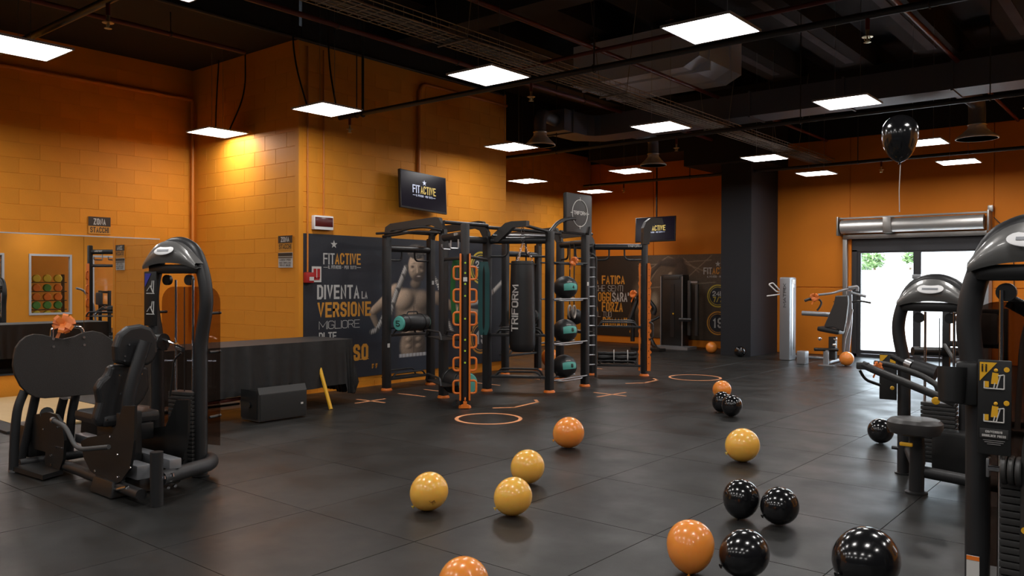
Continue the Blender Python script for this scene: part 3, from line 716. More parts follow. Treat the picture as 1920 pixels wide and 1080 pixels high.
# wing beams over the back bays
def wing(a, b):
    A, B = pp(a, 0), pp(b, 0); u = (B - A).normalized(); L = (B - A).length; n = V(-u.y, u.x, 0)
    poly = [(-.03, 2.10), (.0, 2.24), (.10, 2.285), (L - .14, 2.335), (L - .07, 2.325), (L + .03, 2.17), (L + .04, 2.09), (L - .05, 2.09), (L - .12, 2.20), (L - .22, 2.235), (.12, 2.19), (.07, 2.16), (.05, 2.10)]
    MB().prism(poly, A - n * .03, u, Z_, n * .06).build('wing_beam', M['metal2'], rig, smooth=False)
for a, b in (('a1', 'b1'), ('a2', 'b2'), ('a3', 'b3'), ('a4', 'b4')): wing(a, b)
for a, b in (('b1', 'b2'), ('b3', 'b4'), ('a1', 'a2'), ('a3', 'a4')):
    MB().cyl(pp(a, 2.265 if a[0] == 'b' else 2.19), pp(b, 2.265 if a[0] == 'b' else 2.19), .024, 12).build('cross_bar', M['frame'], rig)
MB().cyl(pp('b2', 2.24), pp('b3', 2.24), .024, 12).build('cross_bar', M['frame'], rig)
# multi grip pull-up bars on the first wing
A, B = pp('a1', 2.155), pp('b1', 2.155); u = (B - A).normalized()
MB().tube(fillet([A - u * .1 - Y_ * .1, A + u * .25 - Y_ * .06, A.lerp(B, .5) - Y_ * .12 + Z_ * .04, B - u * .3 - Y_ * .05 + Z_ * .06, B + u * .02 - Y_ * .04], .1), .017, 10).build('pull_up_grip', M['frame'], rig)
MB().tube(fillet([A - u * .02 - Y_ * .05 - Z_ * .04, A.lerp(B, .3) - Y_ * .1 - Z_ * .03, A.lerp(B, .6) - Y_ * .1 - Z_ * .0, B - Y_ * .05 - Z_ * .03], .1), .017, 10).build('pull_up_grip', M['frame'], rig)
# cantilever that carries the bag
bagx, bagy = -6.84, 8.52
m0 = pp('b2', 0).lerp(pp('c1', 0), .46)
arm_u = (V(bagx, bagy, 0) - m0).normalized(); arm_L = (V(bagx, bagy, 0) - m0).length
arm_n = V(-arm_u.y, arm_u.x, 0)
arm0 = pp('b2', 0).lerp(pp('c1', 0), .12)
au = (V(bagx, bagy, 0) - arm0).normalized(); aL = (V(bagx, bagy, 0) - arm0).length; an = V(-au.y, au.x, 0)
MB().prism([(-.04, 2.04), (-.04, 2.12), (aL - .26, 2.29), (aL - .16, 2.31), (aL + .08, 2.31), (aL + .08, 2.235), (aL - .14, 2.225), (.08, 2.04)], arm0 - an * .04, au, Z_, an * .08).build('bag_arm', M['metal2'], rig, smooth=False)
MB().cyl(V(bagx, bagy, 2.26), pp('c1', 2.17), .022, 12).build('cross_bar', M['frame'], rig)
# target board on its curved tube
tb = pp('c1', 2.17)
MB().tube(fillet([tb, tb + V(-.02, .22, .16), tb + V(-.02, .5, .22), tb + V(-.02, .62, .22)], .25, 8), .026, 12).build('curved_tube', M['frame'], rig)
MB().box((-6.70, 9.60, 2.475), (.07, .64, .56), bev=.03).build('target_board', M['metal2'], rig)
tg = [o for o in rig.children if o.name.startswith('target_board')][0]
rg = MB().torus((-6.662, 9.60, 2.475), .19, .006, (1, 0, 0), 40, 6)
rg.v = [(p[0], 9.60 + (p[1] - 9.60) * 1.0, p[2]) for p in rg.v]
for dy, dz in ((.2, 0), (-.2, 0), (0, .2), (0, -.2)):
    rg.box((-6.662, 9.60 + dy, 2.475 + dz), (.006, .05 if dy else .01, .01 if dy else .05))
rg.build('target_ring', M['white'], tg, smooth=False)
text('TRIFORM', 'board_lettering', M['white'], tg, (-6.660, 9.435, 2.45), Y_, Z_, .33, .055, .03)
MB().prism([(0, 2.30), (.05, 2.14), (.12, 2.05), (-.06, 2.05)], pp('c2', 0) + V(0, .12, 0), Y_, Z_, (-.06, 0, 0)).build('board_brace', M['metal2'], rig, smooth=False)
# tray shelves
def tray(a, b, z, out=0.14, loop=True, w=.05):
    A, B = pp(a, z), pp(b, z); u = (B - A).normalized(); n = V(u.y, -u.x, 0)
    L = (B - A).length
    A2, B2 = A + u * .05, B - u * .05
    c = (A2 + B2) / 2; R = Matrix.Rotation(math.atan2(u.y, u.x), 3, 'Z')
    s = MB().box(c, (L - .1, w, .035), R, bev=.006)
    o = s.build('shelf_beam', M['frame'], rig)
    MB().box(c - n * (out * .5 + .02), (L - .2, out, .012), R).build('shelf_tray', M['metal'], o, smooth=False)
    if loop:
        p, q = A2 + u * .06, B2 - u * .06
        MB().tube(fillet([p, p + Z_ * .07 + u * .05, q + Z_ * .07 - u * .05, q], .05), .013, 8).build('shelf_rail', M['frame'], o)
        p, q = p - n * out, q - n * out
        MB().tube(fillet([p, p + Z_ * .09 + u * .05, q + Z_ * .09 - u * .05, q], .05), .013, 8).build('shelf_rail', M['frame'], o)
tray('a1', 'a2', .75, .2); tray('a1', 'a2', .15, .2)
tray('b1', 'p', .80, -.26); tray('b1', 'p', .25, -.26)
tray('b2', 'c1', .77, .2); tray('b2', 'c1', .20, .2)
tray('b4', 'q', .78, .22); tray('b4', 'q', .16, .22)
tray('a3', 'a4', .77, .2); tray('a3', 'a4', .3, .2)
tray('b3', 'c2', .77, .2, loop=False)
# medicine ball shelves between the two front posts
for z in (1.76, 1.26, .655, .16):
    mb = MB()
    for x in (-6.60, -6.82): mb.tube([(x, 8.90, z), (x, 9.70, z)], .011, 8)
    mb.tube(fillet([(-6.72, 8.90, z - .01), (-6.56, 9.05, z - .02), (-6.56, 9.55, z - .02), (-6.72, 9.70, z - .01)], .1), .010, 8)
    mb.build('ball_shelf', M['steel'] if z < 1.7 else M['frame'], rig)
# ladder beside the second front post
la, lb = V(*(-7.108,10.439,0.000)), V(*(-7.041,10.588,0.000))
for p in (la, lb):
    MB().tube(fillet([p + Z_ * .02, p + Z_ * 1.88, (la + lb) / 2 + Z_ * 1.93], .1), .02, 10).build('ladder_rail', M['silver'] if p is la else M['metal2'], rig)
for i in range(12):
    z = .22 + i * .15
    MB().cyl(la + Z_ * z, lb + Z_ * z, .011, 8).build('rung', M['silver'], rig)
MB().cyl(pp('c2', 1.95), (la + lb) / 2 + Z_ * 1.92, .018, 8).build('ladder_bracket', M['frame'], rig)
MB().cyl(pp('c2', .35), la + Z_ * .37, .018, 8).build('ladder_bracket', M['frame'], rig)
# orange handle rails on the first front post and orange plate on the last
cx, cy = post['p']; vd = V(.70, .714, 0); fr_ = V(.714, -.70, 0)    # across, towards the room
pb = V(cx, cy, 0)
for s in (-1, 1):
    MB().box(pb + vd * s * .055 + fr_ * .02 + Z_ * .96, (.022, .06, 1.74), Matrix.Rotation(math.atan2(vd.y, vd.x), 3, 'Z'), bev=.004).build('handle_rail', M['orange_plastic'], rig)
    for z in (1.60, 1.33, 1.06, .79, .52, .25):
        q = pb + vd * s * .06 + fr_ * .02
        MB().tube(fillet([q + Z_ * (z + .075), q + vd * s * .075 + Z_ * (z + .075), q + vd * s * .075 + Z_ * (z - .075), q + Z_ * (z - .075)], .04), .013, 8).build('side_handle', M['orange_plastic'], rig)
for z in (1.72, 1.60, 1.47, 1.33, 1.06, .81, .68, .54):
    MB().lathe([(0, .004), (.011, .004), (.012, 0)], pb + fr_ * .056 + Z_ * z, fr_, 12).build('height_dot', M['lime'], postobj['p'])
MB().box(pb + fr_ * .057 + Z_ * 1.525, (.048, .004, .05), Matrix.Rotation(math.atan2(vd.y, vd.x), 3, 'Z')).build('white_tag', M['white'], postobj['p'], smooth=False)
MB().prism([(-.055, 0), (.055, 0), (.05, .03), (.022, .045), (.02, .075), (-.02, .075), (-.022, .045), (-.05, .03)], pb + fr_ * .06 + Z_ * .01, vd, Z_, fr_ * .05).build('foot_hook', M['orange_plastic'], rig)
MB().torus(pb + fr_ * .085 + Z_ * .11, .02, .008, (.7, .7, 0), 16, 6).build('hook_eye', M['orange_plastic'], rig)
MB().cyl(pb + V(-.12, -.02, .06), pb + V(-.02, -.16, .06), .028, 12).build('roller', M['metal'], rig)
qb = pp('q', 0); ru = V(.76, .65, 0)
pl = [(-.05, .09), (.045, .09)]
prof = [(0.0, .08), (.055, .08), (.06, .30), (.045, .34), (.075, .38), (.045, .42), (.055, .60), (.04, .66), (.07, .72), (.045, .76), (.06, .98), (.045, 1.04), (.07, 1.1), (.045, 1.14), (.06, 1.36), (.045, 1.42), (.07, 1.48), (.045, 1.52), (.06, 1.72), (.04, 1.80), (0.0, 1.80)]
MB().prism(prof, qb + ru * .045 + V(.02, -.03, 0), ru, Z_, (-.03, .035, 0)).build('storage_plate', M['orange_plastic'], rig, smooth=False)
MB().prism([(-p[0] * .5, p[1]) for p in prof], qb - ru * .045 + V(-.02, -.0, 0), ru, Z_, (-.02, .025, 0)).build('storage_plate', M['orange_plastic'], rig, smooth=False)
for z in [.2 + .1 * i for i in range(16)]:
    MB().lathe([(0, .003), (.006, .003), (.007, 0)], qb + ru * .07 + V(.021, -.031, z), V(.65, -.76, 0), 8).build('plate_hole', M['metal'], rig)
MB().tube(fillet([qb + ru * .07 + V(.03, -.03, .86), qb + ru * .12 + V(.05, -.05, .84), qb + ru * .12 + V(.05, -.05, .62), qb + ru * .07 + V(.03, -.03, .58)], .05), .014, 8).build('band_hook', M['metal2'], rig)
# angled top hook of the last post
MB().prism([(-.05, 2.10), (-.045, 2.36), (.0, 2.46), (.08, 2.52), (.27, 2.52), (.30, 2.43), (.14, 2.42), (.08, 2.36), (.055, 2.10)], qb + V(-.04, .035, 0), V(.6, .8, 0), Z_, (.09, -.07, 0)).build('top_hook', M['metal2'], rig, smooth=False)
for k, z in (('a1', .62), ('a2', 1.48), ('c2', 1.47)):
    q = pp(k, z) + V(.053, -.01, 0)
    MB().box(q, (.004, .04, .055)).build('white_tag', M['white'], postobj[k], smooth=False)
# hooks for the bands
for s in (.35, .7):
    q = pp('b1', 1.90).lerp(pp('p', 1.90), s)
    MB().tube(fillet([q + Z_ * .13, q, q + V(.0, -.16, 0), q + V(0, -.16, .06)], .03), .011, 8).build('band_peg', M['steel'], rig)
for q0, q1 in ((pp('b1', 1.78), pp('p', 1.78)), (pp('p', 1.80), pp('b2', 1.80))):
    MB().cyl(q0, q1, .02, 10).build('band_bar', M['frame'], rig)

# ------------------------------------------------------------------ gear on the rig
def band(name, c, w, z0, z1, m, label, sw=.02):
    t = MB(); c = V(*c); u = V(.75, .66, 0)
    for s in (-1, 1):
        mid = c + u * (w * s); n = V(.66, -.75, 0)
        path = [c + u * w * .5 * s + Z_ * z1, mid + Z_ * (z1 - .12) + n * .01, mid + u * sw * s + Z_ * ((z0 + z1) / 2), mid * 1.0 + Z_ * (z0 + .1), c + u * w * .3 * s + Z_ * z0]
        vs = []; fs = []
        P = fillet(path, .2, 4)
        for p in P: vs += [p - u * .03 - n * .003, p + u * .03 - n * .003, p + u * .03 + n * .003, p - u * .03 + n * .003]
        for i in range(len(P) - 1):
            for j in range(4): fs.append((i * 4 + j, i * 4 + (j + 1) % 4, i * 4 + 4 + (j + 1) % 4, i * 4 + 4 + j))
        fs += [(0, 1, 2, 3), tuple(len(vs) - 4 + j for j in range(4))]
        t.add(vs, fs)
    tag(t.build(name, m, smooth=True), label, 'exercise band')
band('resistance_band', (-7.082,7.506,1.014)[:2] + (0,), .04, .98, 1.80, M['green'], 'long green rubber band hanging behind the orange-handled post')
band('resistance_band', (-7.088,8.019,0.996)[:2] + (0,), .045, .80, 1.76, M['teal_dark'], 'long dark teal band hanging right of the orange-handled post', .0)

bag = thing('punching_bag', 'black hanging punching bag with white vertical lettering', 'punching bag', (bagx, bagy, .58))
bc = V(bagx, bagy, 0)
MB().lathe([(0, .56), (.13, .565), (.165, .60), (.178, .68), (.172, 1.1), (.165, 1.5), (.158, 1.73), (.15, 1.775), (0, 1.78)], bc, seg=36).build('bag_body', M['pad'], bag)
MB().torus(bc + Z_ * 1.735, .16, .006, seg=32, sec=6).build('seam', M['metal2'], bag)
hb = V(-.6, -.8, 0)
for i in range(3):
    a = 2 * PI * i / 3 + .6; top = bc + Z_ * 2.02; bot = bc + V(math.cos(a) * .13, math.sin(a) * .13, 1.79)
    n_ = 8; c_ = MB()
    for k in range(n_):
        p = top.lerp(bot, (k + .5) / n_); c_.torus(p, .014, .003, (1, 0, 0) if k % 2 else (0, 1, 0), 10, 5)
    c_.build('chain', M['chrome'], bag)
    MB().torus(bot - Z_ * .01, .02, .004, (math.cos(a), math.sin(a), 0), 12, 5).build('d_ring', M['chrome'], bag)
for z, r_ in ((2.05, .02), (2.10, .032), (2.17, .02), (2.205, .018)):
    MB().torus(bc + Z_ * z, r_, .004, (.7, -.7, 0), 14, 6).build('chain_link', M['chrome'], bag)
# curved lettering that wraps round the bag
def wrap_text(body, name, m, parent, c, r, ang, z0, h, w, bold=.03, vertical=True, off=.002):
    vs, fs = fine(*text_geo(body, bold, h / w))
    x0 = min(p[0] for p in vs); x1 = max(p[0] for p in vs); y0 = min(p[1] for p in vs); y1 = max(p[1] for p in vs)
    out = []
    for p in vs:
        s, t = (p[0] - x0) / (x1 - x0), (p[1] - y0) / (y1 - y0)
        if vertical: z = z0 + s * h; a = ang - (t - .5) * w / r
        else: z = z0 + t * h; a = ang + (s - .5) * w / r
        rz = .1785 - .0165 * (z - .68) + off + .0006 * p[2]
        out.append(V(c.x + math.cos(a) * rz, c.y + math.sin(a) * rz, z))
    mb = MB(); mb.add(out, fs); return mb.build(name, m, parent, smooth=False)
wrap_text('TRIFORM', 'bag_lettering', M['white'], bag, bc, .174, math.atan2(-bagy, -bagx) - .66, .84, .62, .115)

def medball(name, c, r, label, num, dirv, m='pad', stripe=True, sub='DYNAMAX'):
    t = thing(name, label, 'medicine ball', (c[0], c[1], c[2] - r), group='medicine balls on the rig')
    MB().ball(c, r, 32, (1, 1, .93)).build('ball_body', M[m], t)
    if not stripe: return t
    d_ = Vector(dirv).normalized(); u = Vector((-d_.y, d_.x, 0)).normalized(); v = d_.cross(u) * -1
    if v.z < 0: v = -v
    def on(s, q, off): return Vector(c) + ((d_ + u * s + v * q).normalized() * (r + off)) * 1.0
    def flat(p): return Vector((p.x, p.y, c[2] + (p.z - c[2]) * .93))
    vs = []; fs = []; N = 10; K = 6
    for i in range(N + 1):
        for j in range(K + 1):
            s = -.80 + 1.45 * i / N; q = (-.40 + .74 * j / K) * (1 - .22 * (i / N)) + .08 - .12 * (s * s)
            vs.append(flat(on(s, q, .0025)))
    for i in range(N):
        for j in range(K): a = i * (K + 1) + j; fs.append((a, a + K + 1, a + K + 2, a + 1))
    MB().add(vs, fs).build('teal_patch', M['teal'], t)
    tv, tf = fine(*text_geo(num, .03)) if num else ([(0, 0, 0), (1, 1, 0)], [])
    x0 = min(p[0] for p in tv); x1 = max(p[0] for p in tv); y1 = max(p[1] for p in tv)
    MB().add([flat(on(.0 + (p[0] - x0) / max(x1 - x0, .01) * .22, -.14 + p[1] / y1 * .32, .005 + .0005 * p[2])) for p in tv], tf).build('number', M['metal'], t, smooth=False)
    tv, tf = fine(*text_geo('TRIFORM', .03), 2); x1 = max(p[0] for p in tv); y1 = max(p[1] for p in tv)
    MB().add([flat(on(-.42 + p[0] / x1 * .5, .46 + p[1] / y1 * .09, .004 + .0005 * p[2])) for p in tv], tf).build('lettering', M['white'], t, smooth=False)
    return t
dv = (6.7, -9.3, .25)
medball('medicine_ball', (-6.70, 9.31, 1.265 + .155), .172, 'black medicine ball with teal patch marked 4 on the top shelf', '4', (.92, -.40, .05))
medball('medicine_ball', (-6.70, 9.30, .66 + .155), .175, 'black medicine ball with teal patch marked 6 on the middle shelf', '6', (.92, -.40, .12))
medball('medicine_ball', (-6.70, 9.29, .165 + .155), .175, 'black medicine ball with teal patch marked 8 on the lowest shelf', '8', (.92, -.40, .12))
# gear behind the ball shelves
medball('medicine_ball', (-7.0, 9.98, .98), .125, 'plain dark ball behind the middle ball shelf', '', (1, 0, 0), stripe=False)
rings = thing('gym_rings', 'pair of wooden gymnastic rings hanging behind the ball shelf', 'gym rings', (-6.98, 9.82, 2.0))
for i, x in enumerate((-7.02, -6.90)):
    yy = 9.86 - i * .06
    MB().cyl((x, yy, 2.06), (x, yy, 1.16), .009, 6).build('strap', M['metal'], rings)
    MB().torus((x, yy, 1.06), .09, .014, (1, .4, 0), 24, 8).build('ring', M['ribbon'], rings)

def sandbag(c, u, L, r, label, num, cap):
    t = thing('power_bag', label, 'power bag', (c[0], c[1], c[2] - r), group='teal-ended power bags on the rig shelves')
    u = Vector(u).normalized(); c = Vector(c)
    MB().lathe([(r * .9, -L / 2), (r, -L / 2 + .03), (r * 1.02, 0), (r, L / 2 - .03), (r * .9, L / 2)], c, u, 24).build('bag_body', M['pad'], t)
    for s in (-.3, .3): MB().torus(c + u * L * s, r + .003, .008, u, 24, 6).build('strap', M['metal'], t)
    for s in (-1, 1):
        MB().lathe([(r * .9, 0), (r * .8, .02), (0, .03)], c + u * (L / 2) * s, u * s, 24).build('end_cap', M[cap], t)
    MB().tube(fillet([c + u * -.12 + Z_ * r, c + u * -.1 + Z_ * (r + .04), c + u * .1 + Z_ * (r + .04), c + u * .12 + Z_ * r], .04), .01, 6).build('grip_handle', M['metal'], t)
    if num:
        n = u * -1; a = Vector((n.y, -n.x, 0)) * -1
        text(num, 'number', M['metal'], t, c - u * (L / 2 + .032) - a * .04 - Z_ * .04, a, Z_, .07, .08, .02)
    return t
sandbag((-8.38, 7.97, .92), (-.12, .99, 0), .56, .115, 'black power bag with teal end on the left bay shelf', '5', 'teal')
sandbag((-6.890,7.333,0.265), (-.95, .3, 0), .46, .145, 'black power bag with teal end on the low shelf behind the orange handles', '', 'teal')
sandbag((-6.98, 7.55, .93), (-.75, .66, 0), .45, .07, 'slim dark power bag on the upper shelf behind the orange handles', '', 'metal2')
sandbag((-8.35, 10.5, .93), (0, 1, 0), .4, .12, 'teal-ended power bag seen just left of the punching bag', '', 'teal')
# battle rope bundle on the low shelf of the last bay
rp = thing('battle_rope', 'thick black battle rope bundled with white ties on the lowest right shelf', 'rope', (-7.15, 11.15, .18))
A, B = pp('b4', 0), pp('q', 0); u = (B - A).normalized(); n = V(-u.y, u.x, 0)
rr = random.Random(3)
for i in range(7):
    pts = []
    for k in range(12):
        pts.append(A + u * (.10 + .62 * k / 11) + n * (.09 + rr.uniform(-.012, .012) + (i % 3) * .05) + Z_ * (.215 + (i // 3) * .065 + rr.uniform(-.008, .008)))
    MB().tube(pts, .028, 8).build('rope_strand', M['cloth'], rp)
for s in (.36, .58):
    c_ = A + u * s + n * .14 + Z_ * .28
    tt = MB().torus(c_, .115, .009, u, 18, 6); tt.build('white_tie', M['white'], rp)
# floor markings
def mark(mb, lab): tag(mb.build('floor_marking', M['tape'], smooth=False), lab, 'floor marking', 'orange floor markings round the rig')
def strip(pts, w=.035, mb=None):
    mb = mb or MB()
    for i in range(len(pts) - 1):
        a, b = Vector(pts[i]), Vector(pts[i + 1]); d_ = (b - a); L = d_.length
        mb.box(((a.x + b.x) / 2, (a.y + b.y) / 2, .0012), (L + w * .8, w, .0024), Matrix.Rotation(math.atan2(d_.y, d_.x), 3, 'Z'))
    return mb
def ring(c, R, w, n=56):
    vs = []; fs = []
    for i in range(n):
        a = 2 * PI * i / n
        for r_ in (R - w, R): vs += [V(c[0] + math.cos(a) * r_, c[1] + math.sin(a) * r_, 0), V(c[0] + math.cos(a) * r_, c[1] + math.sin(a) * r_, .0024)]
    for i in range(n):
        o, q = i * 4, ((i + 1) % n) * 4
        fs += [(o + 1, q + 1, q + 3, o + 3), (o + 2, o + 3, q + 3, q + 2), (o, q, q + 1, o + 1)]
    return MB().add(vs, fs)
mark(ring((-5.873,6.729,0.000), .37, .04), 'orange circle taped on the floor before the orange-handled post')
mark(ring((-5.938,11.729,0.000), .41, .035), 'orange circle taped on the floor right of the rig')
x = strip([(-7.855,6.527,0.000), (-7.868,6.998,0.000)]); strip([(-8.093,6.742,0.000), (-7.630,6.778,0.000)], mb=x); mark(x, 'orange cross on the floor by the black table')
x = strip([(-6.168,9.252,0.000), (-5.677,9.232,0.000)]); strip([(-5.907,8.935,0.000), (-5.855,9.521,0.000)], mb=x); mark(x, 'orange cross on the floor right of the medicine balls')
mark(strip([(-8.096,7.455,0.000), (-7.638,7.482,0.000)]), 'short orange line on the floor between two left rig posts')
mark(strip([(-8.122,7.966,0.000), (-7.814,7.978,0.000)]), 'short orange line on the floor behind the left rig posts')
mark(strip([(-8.072,8.994,0.000), (-7.646,8.992,0.000)]), 'short orange line on the floor under the punching bag bay')
mark(strip([(-6.321,7.338,0.000), (-6.165,7.526,0.000), (-6.216,8.049,0.000), (-6.349,8.177,0.000)], .04), 'orange bent arrow line right of the near floor circle')
mark(strip([(-6.361,10.387,0.000), (-6.196,10.614,0.000), (-6.216,11.030,0.000), (-6.357,11.180,0.000)], .04), 'orange bent arrow line by the last rig post')
mark(strip([(-7.847,9.983,0.000), (-7.589,9.932,0.000)]), 'short orange line left of the ball shelves')
mark(strip([(-7.942,11.875,0.000), (-7.741,11.821,0.000)]), 'short orange line behind the ladder')

# ------------------------------------------------------------------ posters
def art(poly, name, m, parent, plane, off):
    """flat printed shape; plane 'X' faces +x, 'Y' faces -y"""
    if plane == 'X': vs = [V(off, p[0], p[1]) for p in poly]
    else: vs = [V(p[0], off, p[1]) for p in poly]
    o = MB().add(vs, [tuple(range(len(vs)))]).build(name, m, parent, smooth=False)
    return o
def arts(lst, name, m, parent, plane, off):
    for poly in lst: art(poly, name, m, parent, plane, off)
def t2(body, m, parent, a, b, plane, bold=.03, name='lettering'):
    a, b = Vector(a), Vector(b); u = Y_ if plane == 'X' else X_
    return text(body, name, m, parent, a, u, Z_, abs((b - a).dot(u)), b.z - a.z, bold)
def rgb(n, *c): return mat(n, c, 0.55)
M['skin1'] = rgb('print_skin_light', .52, .37, .26); M['skin2'] = rgb('print_skin_mid', .23, .15, .105); M['skin3'] = rgb('print_skin_dark', .05, .035, .03)
M['rope_print'] = rgb('print_rope_grey', .45, .43, .41); M['rope_dark'] = rgb('print_rope_dark', .10, .095, .095)
M['brown1'] = rgb('print_brown_dark', .035, .022, .014); M['brown2'] = rgb('print_brown_mid', .10, .068, .042); M['brown3'] = rgb('print_brown_light', .22, .165, .11)
M['badge_gold'] = rgb('print_badge_gold', .55, .40, .04)
M['denim'] = rgb('print_dark_denim', .018, .024, .038)
p1 = thing('wall_poster', 'big dark wall poster of a bare-chested man with a rope and bold slogan', 'poster', (-8.975, 8.6, .15))
MB().box((-8.974, 8.62, 1.14), (.012, 4.12, 1.98)).build('poster_sheet', M['poster'], p1, smooth=False)
XP = -8.9675
sc4 = None
# printed photograph on the poster: a fine colour grid filled from softly shaded shapes
import numpy as np
def print_grid(name, parent, plane, off, u0, u1, v0, v1, nu, nv, fn):
    us = np.linspace(u0, u1, nu); vs_ = np.linspace(v0, v1, nv); U, Vv = np.meshgrid(us, vs_)
    C = np.clip(fn(U, Vv), 0, 1)
    me = bpy.data.meshes.new(name)
    co = np.zeros((nu * nv, 3)); 
    if plane == 'X': co[:, 0] = off; co[:, 1] = U.ravel(); co[:, 2] = Vv.ravel()
    else: co[:, 0] = U.ravel(); co[:, 1] = off; co[:, 2] = Vv.ravel()
    co -= np.array(parent.location)
    idx = np.arange(nu * nv).reshape(nv, nu)
    f = np.stack([idx[:-1, :-1], idx[:-1, 1:], idx[1:, 1:], idx[1:, :-1]], -1).reshape(-1, 4)
    me.from_pydata(co.tolist(), [], f.tolist()); me.update()
    at_ = me.color_attributes.new('print', 'FLOAT_COLOR', 'POINT')
    cc = np.ones((nu * nv, 4), dtype=np.float32); cc[:, :3] = C.reshape(-1, 3); at_.data.foreach_set('color', cc.ravel())
    m = bpy.data.materials.new(name + '_ink'); m.use_nodes = True; nt = m.node_tree; b = nt.nodes['Principled BSDF']
    a = nt.nodes.new('ShaderNodeAttribute'); a.attribute_name = 'print'; nt.links.new(a.outputs['Color'], b.inputs['Base Color']); b.inputs['Roughness'].default_value = .55
    me.materials.append(m); o = bpy.data.objects.new(name, me); COL.objects.link(o); o.parent = parent; return o
def sstep(x): x = np.clip(x, 0, 1); return x * x * (3 - 2 * x)
Lx, Ly, Lz = -.62, .45, .64
def ell(C, U, Vv, c, rx, ry, col, rot=0, soft=.18, amb=.10, k=1.0, flat=False):
    du, dv = (U - c[0]), (Vv - c[1]); ca, sa = math.cos(rot), math.sin(rot)
    x = (du * ca + dv * sa) / rx; y = (-du * sa + dv * ca) / ry; d = np.sqrt(x * x + y * y)
    al = sstep((1 - d) / soft); z = np.sqrt(np.clip(1 - d * d, 0, 1))
    wx, wy = x * ca - y * sa, x * sa + y * ca
    sh = np.clip(wx * Lx + wy * Ly + z * Lz, 0, 1) ** 1.4 * k + amb
    if flat: sh = np.ones_like(sh)
    for i in range(3): C[..., i] = C[..., i] * (1 - al) + al * sh * col[i]
def cap(C, U, Vv, a, b, r0, r1, col, soft=.25, amb=.08, k=1.0):
    ax, ay = a; bx, by = b; dx, dy = bx - ax, by - ay; L2 = dx * dx + dy * dy; L = math.sqrt(L2)
    t = np.clip(((U - ax) * dx + (Vv - ay) * dy) / L2, 0, 1); px_, py_ = U - ax - t * dx, Vv - ay - t * dy
    r = r0 + (r1 - r0) * t; d = np.sqrt(px_ ** 2 + py_ ** 2) / r; al = sstep((1 - d) / soft)
    z = np.sqrt(np.clip(1 - d * d, 0, 1)); sh = np.clip(px_ / r * Lx + py_ / r * Ly + z * Lz, 0, 1) ** 1.4 * k + amb
    for i in range(3): C[..., i] = C[..., i] * (1 - al) + al * sh * col[i]
def Z4(*pts): return pts
skin = (.88, .64, .46)
KP = dict(zip(('ls', 'le', 'lh0', 'lh', 'rs', 're', 'rh', 'ch', 'lp', 'rp', 'ab', 'wa', 'hd', 'hr', 'bd', 'nk', 'ch2'), [(8.208,1.363),(7.779,1.083),(7.742,1.041),(7.843,0.834),(9.039,1.244),(9.554,1.038),(10.151,0.967),(8.576,1.197),(8.366,1.224),(8.741,1.209),(8.557,0.825),(8.549,0.528),(8.624,1.719),(8.615,1.948),(8.657,1.561),(8.596,1.465),(8.556,1.019)]))
